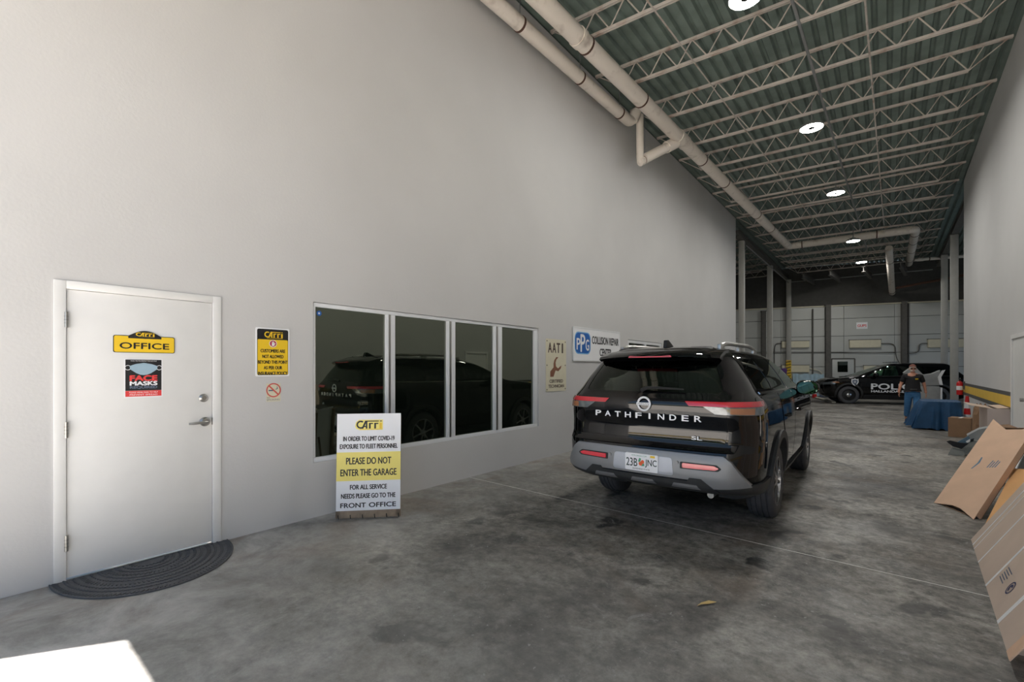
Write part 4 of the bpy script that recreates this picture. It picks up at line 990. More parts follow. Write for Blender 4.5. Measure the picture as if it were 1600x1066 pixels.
# push bar, head lamps, light bar pod, lettering and shield on the left side
for s in (-1, 1):
    hl = obj('head_lamp', S2.piece(.012, -.01, pr_x([(4.55, .86), (4.98, .80), (4.98, .90), (4.60, .96)], *((.4, 1.3) if s > 0 else (-1.3, -.4)))), CLEARL, t, smooth=True)
    obj('marker_lens', S2.piece(.016, -.01, pr_x([(4.42, .90), (4.66, .90), (4.66, .945), (4.46, .95)], *((.5, 1.3) if s > 0 else (-1.3, -.5)))), AMBER, hl)
MB().bb((-.35, 5.08, .40), (-.28, 5.16, .95)).build('push_bar', BLACKP, t); MB().bb((.28, 5.08, .40), (.35, 5.16, .95)).build('push_bar', BLACKP, t)
MB().bb((-.45, 5.10, .62), (.45, 5.16, .70)).build('push_bar', BLACKP, t)
pod = MB().bb((-.55, 2.25, 1.752), (.55, 2.45, 1.80)).build('light_bar', CLEARL, t, bev=.015)
def on_left(name, mb, mat, yc, zc, x):
    me = bpy.data.meshes.new(name); me.from_pydata(mb.v, [], mb.f); o = obj(name, me, mat, t); o.location = (x, yc, zc); o.rotation_euler = (0, 0, -PI/2); return o
xs_ = -(S2.xat(2.5, .85)*1.012+.010)
b = MB(); text(b, 'POLICE', 0, 0, 1.62, .235, 0, fat=.012); on_left('lettering', b, SIGNW, 2.50, .76, xs_)
b = MB(); text(b, 'HALLANDALE', 0, 0, 1.10, .085, 0, fat=.006); on_left('lettering', b, SIGNW, 2.76, .56, xs_)
b = MB(); text(b, 'BEACH', 0, 0, .55, .085, 0, fat=.006); on_left('lettering', b, SIGNW, 1.85, .56, xs_)
b = MB(); sh = [(-.12, .14), (-.06, .12), (0, .16), (.06, .12), (.12, .14), (.13, .0), (.08, -.10), (0, -.17), (-.08, -.10), (-.13, 0)]; flat(b, sh[::-1], 0); on_left('shield_badge', b, SIGNW, 3.88, .935, xs_-.012)
b = MB(); flat(b, [(u*.7, v*.7) for u, v in sh][::-1], 0); on_left('shield_field', b, GREYP, 3.88, .935, xs_-.014)
b = MB(); ring(b, 0, .01, .02, .04, 0, 16); on_left('shield_seal', b, SIGNW, 3.88, .935, xs_-.016)

# ================================================================== PERSON
def skin(name, joints, edges, mat, parent, sub=2, root=0):
    me = bpy.data.meshes.new(name); me.from_pydata([j[0] for j in joints], edges, [])
    o = bpy.data.objects.new(name, me); C.objects.link(o)
    md = o.modifiers.new('s', 'SKIN'); md.use_smooth_shade = True
    for i, j in enumerate(joints):
        r = j[1] if isinstance(j[1], tuple) else (j[1], j[1]); me.skin_vertices[0].data[i].radius = r
        me.skin_vertices[0].data[i].use_root = (i == root)
    sb = o.modifiers.new('u', 'SUBSURF'); sb.levels = sub; sb.render_levels = sub
    r = eval_mesh(o); bpy.data.objects.remove(o); r.materials.clear()
    ob = obj(name, r, mat, parent); r.polygons.foreach_set('use_smooth', [True]*len(r.polygons)); return ob
SKIN = M('skin', (186, 132, 108), .6, var=.05, scale=20); JEAN = M('blue_denim', (62, 112, 158), .85, var=.12, scale=18); SHIRT = M('black_polo_cloth', (22, 22, 26), .85, var=.1)
HAIR = M('white_hair', (206, 200, 192), .8, var=.1, scale=30); SHOE = M('dark_shoe', (40, 30, 28), .6, var=.1)
pp = at_z(1426, 659)
toC = Vector((-pp.x, -pp.y)).normalized()
rzp = math.atan2(toC.y, toC.x)+PI/2+.15             # local -y faces the camera, turned a little
per = thing('person', 'man in black polo shirt and blue jeans walking past the blue cloth', 'person', (pp.x, pp.y, 0), rzp); per.scale = (.93, .93, .93)
# local: -y forward, x = viewer's right
J = [((0, .0, .90), (.15, .12)), ((0, .0, 1.08), (.165, .135)), ((0, .01, 1.28), (.165, .125)), ((0, .02, 1.40), (.12, .09)), ((0, .0, 1.475), (.055, .055)), ((0, -.015, 1.53), (.058, .062)), ((0, -.02, 1.60), (.076, .092)), ((0, -.01, 1.68), (.068, .082)),
     ((-.19, .02, 1.38), .060), ((-.27, .02, 1.14), .046), ((-.33, -.10, .93), .034), ((-.34, -.13, .87), (.026, .038)),
     ((.19, .02, 1.38), .060), ((.27, .05, 1.14), .046), ((.30, .02, .92), .034), ((.305, .0, .86), (.026, .038)),
     ((-.09, .0, .84), .10), ((-.11, .05, .48), .065), ((-.12, .20, .12), .045), ((-.12, .16, .05), .04), ((-.12, .06, .035), .036),
     ((.09, .0, .84), .10), ((.08, -.10, .48), .065), ((.06, -.16, .10), .045), ((.06, -.20, .045), .042), ((.06, -.30, .035), .036)]
E = [(0, 1), (1, 2), (2, 3), (3, 4), (4, 5), (5, 6), (6, 7), (3, 8), (8, 9), (9, 10), (10, 11), (3, 12), (12, 13), (13, 14), (14, 15), (0, 16), (16, 17), (17, 18), (18, 19), (19, 20), (0, 21), (21, 22), (22, 23), (23, 24), (24, 25)]
body = skin('body', J, E, SKIN, per)
for hand, sx in ((J[11][0], -1), (J[15][0], 1)):
    hx, hy, hz = hand
    for k_, (dx, ln) in enumerate(((-.026, .070), (-.009, .080), (.009, .076), (.025, .060))):
        skin('finger', [((hx, hy+dx, hz-.02), .010), ((hx+.004*sx, hy+dx-.006, hz-.05), .009), ((hx-.004*sx, hy+dx-.014, hz-.05-ln*.5), .008), ((hx-.014*sx, hy+dx-.02, hz-.05-ln*.9), .007)], [(0, 1), (1, 2), (2, 3)], SKIN, body, 1)
    skin('thumb', [((hx, hy-.03, hz+.01), .012), ((hx-.01*sx, hy-.055, hz-.02), .010), ((hx-.014*sx, hy-.06, hz-.055), .008)], [(0, 1), (1, 2)], SKIN, body, 1)
sh_ = skin('polo_shirt', [((0, .0, .97), (.185, .155)), ((0, .0, 1.10), (.190, .160)), ((0, .01, 1.28), (.180, .140)), ((0, .02, 1.39), (.125, .10)), ((0, .01, 1.45), (.075, .07)), ((-.19, .02, 1.38), .078), ((-.25, .02, 1.18), .070), ((.19, .02, 1.38), .078), ((.25, .045, 1.18), .070)],
           [(0, 1), (1, 2), (2, 3), (3, 4), (3, 5), (5, 6), (3, 7), (7, 8)], SHIRT, per, 2, 1)
MB().box((.075, -.135, 1.30), (.075, .006, .028), Matrix.Rotation(.2, 3, 'Z')).build('chest_badge', YEL, sh_)
jn = skin('jeans', [((0, .0, .98), (.165, .14)), ((0, .0, .88), (.175, .145)), ((-.095, .0, .80), .118), ((-.11, .05, .48), .088), ((-.12, .18, .13), .072), ((.095, .0, .80), .118), ((.08, -.10, .48), .088), ((.06, -.155, .10), .074)],
           [(0, 1), (1, 2), (2, 3), (3, 4), (1, 5), (5, 6), (6, 7)], JEAN, per, 2, 1)
MB().torus((0, 0, .985), .158, .017, 'z', 28, 6).build('belt', LEATHER, jn)
for c_, a_ in (((-.12, .10, .045), .0), ((.06, -.26, .045), .0)):
    MB().lathe([(.001, .045), (.03, .04), (.05, .0), (.055, -.03), (.05, -.045), (.001, -.045)], n=16).build('shoe', SHOE, per, smooth=True, loc=c_).scale = (.85, 2.4, .9)
hd = MB().lathe([(.001, .115), (.05, .105), (.085, .06), (.096, .0), (.09, -.05), (.083, -.05)], n=20).build('hair', HAIR, per, smooth=True, loc=(0, .012, 1.635)); hd.scale = (.86, 1.02, .95)
MB().lathe([(.001, .112), (.05, .10), (.084, .06), (.092, .03)], n=20).build('cap', M('dull_red_cap', (128, 82, 70), .8), per, smooth=True, loc=(0, -.005, 1.645)).scale = (.92, 1.08, .95)
for s in (-1, 1):
    MB().bb((s*.012, -.112, 1.60), (s*.066, -.104, 1.632)).build('sunglasses', INK, per, bev=.003)
    MB().lathe([(.001, .012), (.014, .008), (.018, 0), (.014, -.008)], (0, 0, 0), 'x', 10).build('ear', SKIN, body, smooth=True, loc=(s*.082, .0, 1.60)).scale = (1, 1, 1.7)
MB().bb((-.068, -.108, 1.622), (.068, -.104, 1.630)).build('sunglasses', INK, per)
MB().prism([(-.014, 1.575), (.014, 1.575), (.006, 1.615), (-.006, 1.615)], -.128, -.09, 'y').build('nose', SKIN, body, bev=.004)
MB().bb((-.024, -.106, 1.548), (.024, -.098, 1.555)).build('mouth', PINKRED, body)
MB().lathe([(.001, -.03), (.04, -.025), (.062, .0), (.06, .03)], n=16).build('beard', HAIR, per, smooth=True, loc=(0, -.035, 1.545)).scale = (1, 1.0, .9)

# ================================================================== THINGS ON THE RIGHT
def poly_solid(name, pts, thick, n, mat, parent=None):
    """planar polygon (world or local points) given a thickness along -n"""
    k = len(pts); n = Vector(n).normalized(); b = MB()
    b.add([Vector(p) for p in pts]+[Vector(p)-n*thick for p in pts], [tuple(range(k)), tuple(range(k, 2*k))[::-1]]+[(i, k+i, k+(i+1) % k, (i+1) % k) for i in range(k)])
    return b.build(name, mat, parent)
# table under a blue cloth
ta = at_z(1452, 671); TL_ = 1.02; TWd = 1.9
tb = thing('folding_table', 'low folding table hidden under the blue cloth', 'table', (1.0, 15.65, 0), 0)
MB().bb((-.29, -.51, .66), (.29, .51, .69)).build('table_top', WOODW, tb)
for sx in (-1, 1):
    for sy in (-1, 1): MB().cyl((sx*.24, sy*.42, 0), (sx*.24, sy*.42, .66), .016, 8).build('leg', SATIN, tb)
def cloth():
    b = MB(); N = 72; rows = [(0, 0)]; V = []
    levels = [(1.0, .699), (1.015, .69), (1.02, .60), (1.04, .42), (1.06, .22), (1.08, .03)]
    for li, (k_, z) in enumerate(levels):
        for i in range(N):
            a = 2*PI*i/N; cs, sn = math.cos(a), math.sin(a); e = 7
            r = 1/((abs(cs)**e+abs(sn)**e)**(1/e)); x, y = .36*r*cs, .585*r*sn
            f = k_+(0 if li < 2 else .02*(li-1)*math.sin(i*.9)+.012*(li-1)*math.sin(i*2.3))
            px = x*f; 
            if cs < -.5 and li > 1: px -= .045*(li-1)*(1+.5*math.sin(i*.7))
            V.append((px, y*f, z+(.02*math.sin(i*1.3) if li == 5 else 0)+(.004*math.sin(i*3) if li == 0 else 0)))
    V.append((0, 0, .705)); b.add(V, [(l*N+i, l*N+(i+1) % N, (l+1)*N+(i+1) % N, (l+1)*N+i) for l in range(len(levels)-1) for i in range(N)]+[(len(V)-1, (i+1) % N, i) for i in range(N)])
    return b
c_ = cloth().build('tablecloth', BLUECL, smooth=True); c_.location = (1.0, 15.65, 0); tag(c_, 'dark blue cloth draped to the floor over the low table', 'cloth')
c_.data.polygons.foreach_set('use_smooth', [True]*len(c_.data.polygons))
def carton(name, label, loc, rz, d, mat, flaps=False, rot=None, cat='box', group=None):
    t = thing(name, label, cat, loc, rz, group, rot)
    x, y, z = d; th = .006
    for s in (-1, 1):
        MB().bb((s*x/2, -y/2, 0), (s*(x/2-th), y/2, z)).build('side_panel', mat, t); MB().bb((-x/2+th, s*y/2, 0), (x/2-th, s*(y/2-th), z)).build('side_panel', mat, t)
    MB().bb((-x/2+th, -y/2+th, 0), (x/2-th, y/2-th, th)).build('bottom_panel', mat, t)
    if flaps:
        for s in (-1, 1):
            MB().bb((s*(x/2-th), -y/2+th, z-.006), (s*.002, y/2-th, z)).build('top_flap', mat, t)
        MB().bb((-.025, -y/2-.001, z), (.025, y/2+.001, z+.0012)).build('tape', TAPE, t)
    return t
p = at_z(1502, 684); carton('cardboard_box', 'small closed brown box on the floor beside the blue cloth', (1.25, 14.02, 0), -.25, (.36, .38, .42), CARDD, True, group='cardboard boxes by the right wall')
# crumpled kraft bag
b = MB(); N = 20; V = []
for i, (r, z) in enumerate(((.13, 0), (.15, .12), (.145, .35), (.135, .55), (.11, .68), (.06, .76))):
    for j in range(N):
        a = 2*PI*j/N; q = r*(1+.12*math.sin(3*a+i)+.08*math.sin(7*a+2*i)); V.append((q*math.cos(a), q*math.sin(a), z+.03*math.sin(5*a+i)*(i > 3)))
b.add(V, [(i*N+j, i*N+(j+1) % N, (i+1)*N+(j+1) % N, (i+1)*N+j) for i in range(5) for j in range(N)]+[tuple(range(N))[::-1]])
p = at_z(1527, 676); o = b.build('paper_bag', CARDD); o.location = (1.49, 13.35, 0); tag(o, 'crumpled brown paper sack behind the small brown box', 'sack')
b = MB(); N = 18; V = []
for i, (r, z) in enumerate(((.16, 0), (.22, .08), (.22, .22), (.15, .34), (.03, .40))):
    for j in range(N): a = 2*PI*j/N; q = r*(1+.15*math.sin(4*a+2*i)+.1*math.sin(9*a+i)); V.append((q*math.cos(a), q*math.sin(a), z))
b.add(V, [(i*N+j, i*N+(j+1) % N, (i+1)*N+(j+1) % N, (i+1)*N+j) for i in range(4) for j in range(N)]+[tuple(range(N))[::-1], tuple(range(4*N, 5*N))])
# pale large carton leaning flat by the stripe
t = carton('cardboard_box', 'large pale carton with open lid beneath the yellow stripe', (1.525, 12.25, 0), 0, (.28, .95, .78), CARDP, False, group='cardboard boxes by the right wall')
MB().box((-.21, 0, .80), (.30, .94, .008), Matrix.Rotation(.18, 3, 'Y')).build('lid_flap', CARD3, t); MB().box((.06, 0, .79), (.15, .94, .008), Matrix.Rotation(-.1, 3, 'Y')).build('lid_flap', CARD3, t)
# safety cone with striped sleeves
p = at_pl(1506, 632, (1.55, 15.0, 0), Vector((1, 0, 0))); t = thing('safety_cone', 'slim red and white striped safety cone at the right wall end', 'cone', (1.55, 16.2, 0), 0)
MB().bb((-.11, -.11, 0), (.11, .11, .03)).build('base', INK, t, bev=.01)
for k_, m_ in enumerate((RED, SIGNW, RED, SIGNW, RED)):
    z0, z1 = .03+k_*.155, .03+(k_+1)*.155; MB().cyl((0, 0, z0), (0, 0, z1), .095-.08*z0, 20, .095-.08*z1, caps=(k_ == 4)).build('sleeve', m_, t, smooth=True)
# fire extinguishers
def extinguisher(label, loc, rz, sc=1.0):
    t = thing('fire_extinguisher', label, 'fire extinguisher', loc, rz, 'fire extinguishers')
    MB().lathe([(.001, 0), (.085, 0), (.09, .02), (.09, .42), (.075, .47), (.035, .50), (.03, .53), (.001, .53)], n=24).build('cylinder', RED, t, smooth=True)
    MB().lathe([(.091, .18), (.0915, .18), (.0915, .33), (.091, .33)], n=24).build('paper_label', SIGNW, t)
    MB().bb((-.02, -.07, .53), (.02, .07, .57)).build('valve', BLACKP, t); MB().box((0, -.07, .60), (.02, .17, .014), Matrix.Rotation(-.3, 3, 'X')).build('lever', SATIN, t)
    MB().tube(bend([(0, .07, .55), (.0, .13, .52), (.05, .115, .30), (.05, .11, .12)], .05, 4), .012, 8).build('hose', BLACKP, t, smooth=True)
    MB().torus((.03, 0, .555), .018, .006, 'x', 14, 6).build('gauge', SATIN, t); t.scale = (sc, sc, sc); return t
p = at_pl(1506, 617, (1.62, 19, 0), Vector((1, 0, 0)))
u_ = ray(1504, 617); tt = (YR_END-.25)/u_.y
t = extinguisher('red fire extinguisher hung at the end of the right wall', (xr(19.0)-.115, 18.95, CAMH+u_.z*tt), 0, .8)
MB().bb((.09, -.03, .2), (.142, .03, .5)).build('bracket', DKSTEEL, t)
pe = at_z(1272.5, 622); t = extinguisher('red fire extinguisher standing on the floor near the hazard-taped column', (pe.x, pe.y, 0), .6, 1.15)

# ------------------------------------------------------------------ the leaning cartons in the right foreground
# 1) long peach carton with swallow-tail ends
A = at_z(1459, 786); B = at_z(1521, 812)
wv = (B-A); L1 = 1.62
top = Vector((0, 0, CAMH))+ray(1552, 655)*5.55        # upper left corner of its face
av = top-A; nrm = wv.cross(av).normalized()
if nrm.dot(-A) < 0: nrm = -nrm
t = thing('cardboard_carton', 'long peach cardboard carton with notched ends leaning to the right', 'box', A, 0, 'leaning cartons')
w3 = wv; a3 = av
def fp(u, v): return w3*u+a3*v
face = [fp(0, 0), fp(.42, .045), fp(.62, .045), fp(1, 0), fp(1, 1), fp(.80, .93), fp(.45, .90), fp(0, 1)]
poly_solid('face_panel', face, .007, nrm, CARD, t)
tk = .055
def sl(u0, v0, u1, v1, m_, d0=.0, d1=.055, nm='side_panel'):
    a_, c_ = fp(u0, v0), fp(u1, v1); pts = [a_-nrm*(.007+d0), c_-nrm*(.007+d0), c_-nrm*d1, a_-nrm*d1]; nn = (c_-a_).cross(nrm); return poly_solid(nm, pts, .006, nn, m_, t)
sl(0, .0, 0, 1, CARD); sl(1, .04, 1, 1, CARD)
back = [p_-nrm*tk for p_ in (fp(0, .03), fp(1, .03), fp(1, .97), fp(.8, .95), fp(.3, 1.0), fp(0, .97))]
poly_solid('back_panel', back, .006, nrm, CARDD, t)
sl(.35, .93, 1.0, .97, CARDD, .01, .05, 'end_flap'); sl(.05, .02, .95, .02, CARDD, .01, .05, 'end_flap')
n_ = nrm; y_ax = -n_; zx = av.normalized(); xx = zx.cross(y_ax)*-1
def on_face(o, u, v, off=.0012, roll=0):
    x_ = wv.normalized(); z_ = nrm.cross(x_)
    if z_.dot(av) < 0: z_ = -z_
    m_ = Matrix((x_, -nrm, z_)).transposed().to_4x4(); m_ = m_ @ Matrix.Rotation(roll, 4, 'Y'); m_.translation = fp(u, v)+nrm*off; o.matrix_local = m_
FAINT = M('faint_blue_print', (96, 128, 150), .8, var=.1)
b = MB(); flat(b, [(-.045, -.10), (-.03, -.10), (-.005, 0), (-.03, .10), (-.045, .10), (-.03, 0)], 0); o = print_obj(b, 'printed_arrow', FAINT, t); on_face(o, .40, .50, roll=-.35)
b = MB()
for k_ in range(4): flat(b, [(.045+.026*k_, -.06), (.057+.026*k_, -.06), (.057+.026*k_, .06-.02*(k_ % 2)), (.045+.026*k_, .06-.02*(k_ % 2))], 0)
o = print_obj(b, 'printed_lines', FAINT, t); on_face(o, .52, .50, roll=-.35)
# 2) orange carton behind it
A2 = at_z(1528, 819); OFF2 = Vector((.045, .0, 0)); A2s = A2+OFF2; t = thing('cardboard_carton', 'orange-brown carton wedged between the two leaning cartons', 'box', A2s, 0, 'leaning cartons')
q1_ = Vector((0, 0, CAMH))+ray(1574, 731)*4.85; q0_ = at_z(1512, 806)+Vector((.12, .06, 0)); q2_ = q1_+Vector((.26, -.30, .03)); q3_ = A2+Vector((.14, -.28, .0))
nn = (q1_-A2).cross(q3_-A2).normalized(); nn = nn if nn.dot(-A2) > 0 else -nn
pts = [Vector((0, 0, 0)), q1_-A2, q2_-A2, q3_-A2]
pts = [p_-nn*((p_).dot(nn)) for p_ in pts]
poly_solid('face_panel', pts, .007, nn, CARD2, t); poly_solid('back_panel', [p_-nn*.12 for p_ in pts], .006, nn, CARDD, t)
for i in range(len(pts)):
    a_, c_ = pts[i], pts[(i+1) % len(pts)]; poly_solid('side_panel', [a_-nn*.008, c_-nn*.008, c_-nn*.12, a_-nn*.12], .005, (c_-a_).cross(nn), CARD2, t)
# 3) big flat grey-brown carton nearest the camera
A3, B3 = at_z(1517, 843), at_z(1573, 1018)
ex = (B3-A3).normalized(); Lx = (B3-A3).length
upv = Vector((.31, .02, .55)); upv = (upv-ex*upv.dot(ex)).normalized()
nn = ex.cross(upv).normalized(); nn = nn if nn.dot(-A3) > 0 else -nn
t = thing('cardboard_carton', 'big flat grey-brown carton with pale tape lines, nearest the camera', 'box', A3, 0, 'leaning cartons')
Hh = 1.30; P3 = lambda u, v: ex*u+upv*v
poly_solid('face_panel', [P3(0, 0), P3(Lx, 0), P3(Lx, Hh), P3(0, Hh)], .008, nn, CARD3, t)
for a_, c_ in ((P3(0, 0), P3(Lx, 0)), (P3(Lx, 0), P3(Lx, Hh)), (P3(Lx, Hh), P3(0, Hh)), (P3(0, Hh), P3(0, 0))):
    poly_solid('side_panel', [a_-nn*.009, c_-nn*.009, c_-nn*.16, a_-nn*.16], .006, (c_-a_).cross(nn), CARD3, t)
poly_solid('back_panel', [p_-nn*.16 for p_ in (P3(0, 0), P3(Lx, 0), P3(Lx, Hh), P3(0, Hh))], .006, nn, CARD3, t)
fv = Vector((-.22, -.30, .02)); 
poly_solid('end_flap', [P3(Lx, 0)+nn*.002, P3(Lx, .9)+nn*.002, P3(Lx+.26, .86)+nn*.05, P3(Lx+.26, .05)+nn*.05], .006, nn, CARD, t)
for u0, wd in ((.16, .022), (.28, .010), (.62, .022), (1.12, .030), (1.72, .044)):
    q_ = [P3(u0, 0), P3(u0+wd, 0), P3(u0+wd+.03, Hh), P3(u0+.03, Hh)]
    poly_solid('tape', [p_+nn*.0012 for p_ in q_], .001, nn, TAPE, t)
m_ = Matrix((ex, -nn, -(ex.cross(-nn)))).transposed().to_4x4()
zz_ = nn.cross(ex); zz_ = zz_ if zz_.dot(upv) > 0 else -zz_
m_ = Matrix((ex, -nn, zz_)).transposed().to_4x4(); m_.translation = P3(1.50, .16)+nn*.0016
b = MB(); ring(b, 0, 0, .036, .046, 0, 24); ring(b, 0, 0, .008, .026, 0, 10, .5, 5); o = print_obj(b, 'printed_seal', M('navy_print', (58, 60, 96), .8), t); o.matrix_local = m_
b = MB()
for k_ in range(5): flat(b, [(-.05, .02*k_), (.09-.02*(k_ % 2), .02*k_), (.09-.02*(k_ % 2), .02*k_+.008), (-.05, .02*k_+.008)], 0)
m2_ = m_.copy(); m2_.translation = P3(1.26, .12)+nn*.0016; o = print_obj(b, 'printed_text', GREYP, t); o.matrix_local = m2_
mh = P3(.52, .52); 
poly_solid('hand_hole', [mh+nn*.0014, mh+ex*.02+nn*.0014, mh+ex*.02+upv*.07+nn*.0014, mh+upv*.07+nn*.0014], .001, nn, INK, t)
# tall cartons standing against the wall behind the leaning ones
carton('cardboard_box', 'tall brown carton standing on the wall behind the biggest leaning carton', (1.445, 4.55, 0), 0.01, (.25, 1.9, .98), CARDD, True, group='cardboard boxes by the right wall')
# damaged plastic car parts on the floor
def strip_mesh(pts, wd, th):
    b = MB(); V = []
    for i, p_ in enumerate(pts):
        p_ = Vector(p_); d = (Vector(pts[min(i+1, len(pts)-1)])-Vector(pts[max(i-1, 0)])).normalized(); s_ = d.cross(Vector((0, 0, 1))).normalized(); w_ = wd[i] if isinstance(wd, (list, tuple)) else wd
        V += [p_-s_*w_, p_+s_*w_*.6+Vector((0, 0, w_*.5)), p_+s_*w_*.6+Vector((0, 0, w_*.5+th)), p_-s_*w_+Vector((0, 0, th))]
    b.add(V, [(i*4+j, i*4+(j+1) % 4, (i+1)*4+(j+1) % 4, (i+1)*4+j) for i in range(len(pts)-1) for j in range(4)]+[(0, 1, 2, 3), tuple(range(len(V)-4, len(V)))]); return b
g0 = at_z(1490, 712); nb = Vector((-g0.x, -g0.y, 0)).normalized()
t = thing('bumper_scrap', 'torn black and white bumper piece on the floor left of the cartons', 'car part', g0, 0)
def scrap(nm, pts, dep, th, m_):
    return poly_solid(nm, [at_pl(px, py, g0-nb*dep, nb)-g0 for px, py in pts], th, nb, m_, t)
scrap('white_shell', [(1511, 681), (1530, 671), (1546, 668), (1546, 692), (1516, 691)], .16, .30, FOAM)
scrap('blue_film', [(1496, 691), (1513, 681.5), (1518, 688), (1508, 694)], .10, .05, M('blue_grey_film', (92, 118, 136), .4))
scrap('grey_shell', [(1503, 699), (1520, 688), (1532, 690), (1518, 709), (1506, 711)], .05, .22, M('grey_plastic_sheet', (150, 152, 148), .5))
scrap('lower_sheet', [(1480, 713), (1487, 699), (1506, 703), (1508, 712)], .0, .04, M('grey_plastic_sheet', (150, 152, 148), .5))
scrap('black_grille', [(1478.5, 690), (1484, 688.5), (1500, 692), (1514, 693), (1506, 699), (1502, 702), (1489, 698)], -.03, .03, INK)
scrap('black_grille', [(1516, 687), (1522, 685), (1521, 690), (1515, 691)], .04, .01, INK)
scrap('white_clip', [(1509, 690), (1516, 686), (1516, 690), (1511, 692)], .03, .02, SIGNW)
t = thing('wheel_liner', 'black plastic wheel liner with white foam behind the peach carton', 'car part', (1.30, 8.95, 0), .2)
strip_mesh([(-.3, -.3, .30), (-.1, -.1, .50), (.1, .15, .58), (.2, .4, .46)], [.1, .18, .2, .12], .02).build('black_liner', INK, t, smooth=True)
strip_mesh([(-.25, -.5, .02), (-.1, -.3, .34), (.05, -.1, .46), (.12, .1, .38)], [.08, .14, .14, .1], .03).build('white_foam', SIGNW, t, smooth=True)
MB().bb((-.2, -.3, 0), (.25, .45, .30)).build('foam_block', FOAM, t, bev=.05)
# grey wrapped stuff between the man and the police car
p = at_z(1452, 636); t = thing('wrapped_panel', 'grey foam-wrapped bundle standing between walking man and police car', 'bundle', (1.0, 20.6, 0), .2)
MB().bb((-.40, -.15, 0), (.32, .15, .92)).build('lower_block', FOAM, t, bev=.04)
b = MB(); b.prism([(-.62, 1.36), (-.34, 1.62), (-.1, 1.30), (.12, 1.34), (.34, 1.46), (.30, 1.2), (.40, .95), (-.2, .92), (-.42, 1.12)], -.10, .08, 'y'); b.build('upper_wrap', FOAM, t, bev=.03)
MB().bb((.32, -.14, .0), (.37, .14, .88)).build('white_edge', SIGNW, t, bev=.015); MB().prism([(.30, .98), (.38, .96), (.34, 1.22), (.44, 1.46), (.36, 1.44), (.26, 1.22)], -.13, -.10, 'y').build('white_tape', SIGNW, t)
# stripped panel in front of the police car
p = at_z(1287, 621); t = thing('body_panel', 'slate grey arched body panel with an oval hole, before police car nose', 'car part', (p.x, p.y, 0), TH-.1)
out = [(-.18, 0), (.18, 0), (.20, .45), (.19, .75), (.10, .93), (0, .98), (-.10, .90), (-.18, .62), (-.20, .3)]
hol = [(0+.06*math.cos(2*PI*i/16), .72+.13*math.sin(2*PI*i/16)) for i in range(16)]
me = boolean(MB().prism(out, -.03, .03, 'y').mesh(), MB().prism(hol, -.1, .1, 'y').mesh()); obj('panel_skin', me, M('slate_plastic', (82, 88, 108), .5), t)
MB().bb((-.16, -.08, 0), (.16, .22, .03)).build('foot', BLACKP, t); MB().tube([(0, .02, .5), (0, .2, .03)], .012, 8).build('prop', SATIN, t)

# ================================================================== BACK WALL FITTINGS
def back_thing(name, label, cat, px0, py0, px1, py1, d, mat, group=None):
    u0, z0 = on_back(px0, py1); u1, z1 = on_back(px1, py0)
    t = thing(name, label, cat, BP+BD*((u0+u1)/2)+Vector((0, 0, z0)), BROT, group); w_, h_ = u1-u0, z1-z0
    MB().bb((-w_/2, -d, 0), (w_/2, -.002, h_)).build('casing', mat, t, bev=min(.01, d*.2)); return t, w_, h_
for i, (a, lab) in enumerate((((1221, 533, 1264, 544), 'cream enclosure on the back wall beside the hazard-taped column, upper'), ((1326.5, 531, 1375.5, 544), 'cream enclosure on the back wall below the red-lettered notice'), ((1449, 529.5, 1512, 543.5), 'cream enclosure on the back wall behind the two right columns'),
                              ((1221, 571, 1264, 582), 'cream enclosure on the back wall beside the hazard-taped column, lower'), ((1349, 571.5, 1396, 584), 'cream enclosure on the back wall partly hidden by the police car roof'))):
    t, w_, h_ = back_thing('light_enclosure', lab, 'enclosure', *a, .12, CREAM, 'cream enclosures of the back wall')
    MB().bb((-w_/2+.03, -.128, .03), (w_/2-.03, -.12, h_-.03)).build('cover_plate', CREAM, t)
    MB().bb((-w_/2-.02, -.125, h_), (w_/2+.02, 0, h_+.03)).build('hood', DKSTEEL, t)
t, w_, h_ = back_thing('notice', 'small white notice with red lettering high on the back wall', 'sign', 1338, 503.5, 1355.5, 514.5, .01, SIGNW)
b = MB(); text(b, 'GUPS', 0, h_*.5, w_*.8, h_*.34, -.0112, fat=.006); print_obj(b, 'lettering', PINKRED, t)
t, w_, h_ = back_thing('booth_door', 'pale framed door with a small dark window in the back wall', 'door', 1299, 560.5, 1335, 606, .05, PANELW)
MB().bb((-w_*.24, -.058, h_*.54), (w_*.20, -.05, h_*.90)).build('window_pane', WINGL, t)
for s in (-1, 1): MB().bb((s*w_/2-.03, -.07, 0), (s*w_/2+.03, -.045, h_)).build('stile', DKSTEEL, t)
MB().bb((-w_/2, -.07, h_-.03), (w_/2, -.045, h_+.03)).build('head_rail', DKSTEEL, t)
def conduit(label, pts, r=.022, mat=None):
    P_ = []
    for px, py in pts:
        u, z = on_back(px, py, .06); P_.append(BP+BN*.06+BD*u+Vector((0, 0, z)))
    o = P_[0].copy(); m = MB().tube(bend([p_-o for p_ in P_], .5, 5), r, 8).build('wall_conduit', mat or DKSTEEL, smooth=True); m.location = o
    return tag(m, label, 'conduit', 'conduits on the back wall')
conduit('thin conduit curving down from the enclosure below the notice', [(1376, 537), (1399, 537), (1399, 556), (1406, 569)])
conduit('thin conduit curving down from the rightmost enclosure', [(1449, 536.5), (1436, 537), (1436, 551.5), (1415, 552.5), (1412, 562)])
conduit('thin conduit curving down left of the upper enclosure by the hazard column', [(1221, 537), (1210, 537), (1210, 580)])
conduit('long thin conduit running level across the back wall', [(1180, 550.5), (1290, 550.3), (1400, 551.2)], .018)
conduit('slim upright conduit left of the middle stanchion', [(1270, 483), (1270, 598)], .035)
conduit('slim upright conduit right of the rightmost stanchion', [(1419.5, 474), (1419.5, 575)], .03)
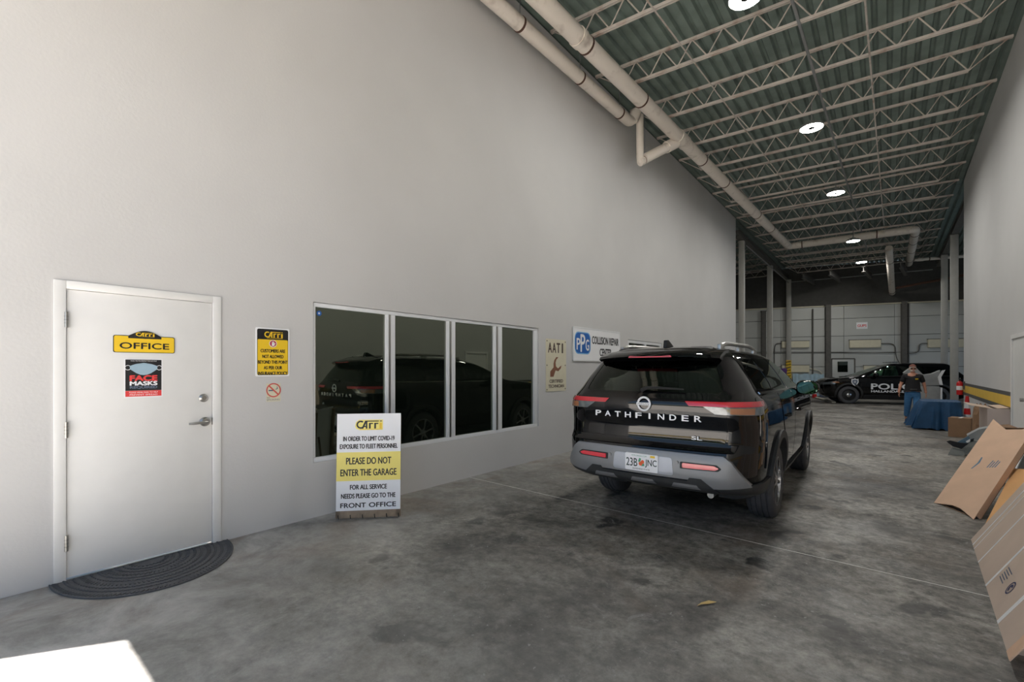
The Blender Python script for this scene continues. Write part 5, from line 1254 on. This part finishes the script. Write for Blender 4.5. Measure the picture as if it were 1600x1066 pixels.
conduit('thin slack hose drawn from the hazard column to the booth', [(1222, 576), (1236, 572), (1265, 576), (1284, 580), (1284, 592)], .02, CREAM)
# pale blue sheeting at the foot of the back wall and the low kerb
u0, _ = on_back(1238, 600); u1, _ = on_back(1286, 600)
t = thing('plastic_sheeting', 'pale blue sheeting along the foot of the back wall', 'sheeting', BP+BD*((u0+u1)/2)+BN*.3, BROT)
b = MB(); N = 24; w_ = u1-u0; b.add([(-w_/2+w_*i/N, .05+.03*math.sin(i*1.7), .01) for i in range(N+1)]+[(-w_/2+w_*i/N, .10+.02*math.sin(i*2.1), 1.22+.03*math.sin(i*.8)) for i in range(N+1)]+[(-w_/2+w_*i/N, .15+.02*math.sin(i*2.1), 1.22+.03*math.sin(i*.8)) for i in range(N+1)]+[(-w_/2+w_*i/N, .12+.03*math.sin(i*1.7), .01) for i in range(N+1)],
    [(k_*(N+1)+i, k_*(N+1)+i+1, (k_+1)*(N+1)+i+1, (k_+1)*(N+1)+i) for k_ in range(3) for i in range(N)]); b.build('sheet', M('pale_blue_sheet', (170, 196, 208), .5, var=.1), t, smooth=True)
a, c = at_z(1243, 613), at_z(1303, 630); d = (c-a); 
t = MB().box((0, 0, .03), (d.length, .16, .06)).build('floor_kerb', M('pale_kerb', (196, 190, 176), .8, var=.1), bev=.02); t.location = (a+c)/2; t.rotation_euler = (0, 0, math.atan2(d.y, d.x)); tag(t, 'low pale kerb on the floor left of the police car', 'kerb')
t = thing('hanging_rag', 'purple cloth hung beside the hazard-taped column', 'cloth', (XC1-.12, yc3-.35, 1.05), 0)
b = MB(); b.prism([(-.28, .42), (.10, .50), (.22, .42), (.16, .0), (.06, -.02), (.04, .25), (-.08, .12), (-.2, .28)], -.04, .03, 'y'); b.build('cloth', M('purple_cloth', (92, 62, 128), .85, var=.15), t, bev=.02)
MB().cyl((0, .0, .45), (.30, .33, .5), .012, 8).build('hook', SATIN, t)

# ================================================================== small things on the floor, and what stands outside the opening
p = at_z(1089, 948); b = MB(); b.add([(0, 0, .004), (.02, .02, .014), (.05, .06, .010), (.085, .115, .012), (.045, .085, .02), (.012, .045, .012)], [(0, 1, 4, 5), (1, 2, 3, 4)])
b.add([(v[0], v[1], v[2]-.002) for v in b.v[:6]], [(5, 4, 1, 0), (4, 3, 2, 1)])
o = b.build('dry_leaf', M('straw_leaf', (204, 176, 116), .8)); o.location = (p.x, p.y, 0); tag(o, 'single dry straw-coloured leaf on the concrete floor', 'leaf')
struct(MB().bb((-40, -15.2, -.03), (40, -14.9, .14)).build('street_kerb', YEL))
struct(MB().bb((-40, -45, -.03), (40, -26, .9)).build('far_bank', M('dark_green_verge', (62, 84, 46), .9, var=.3, scale=2)))
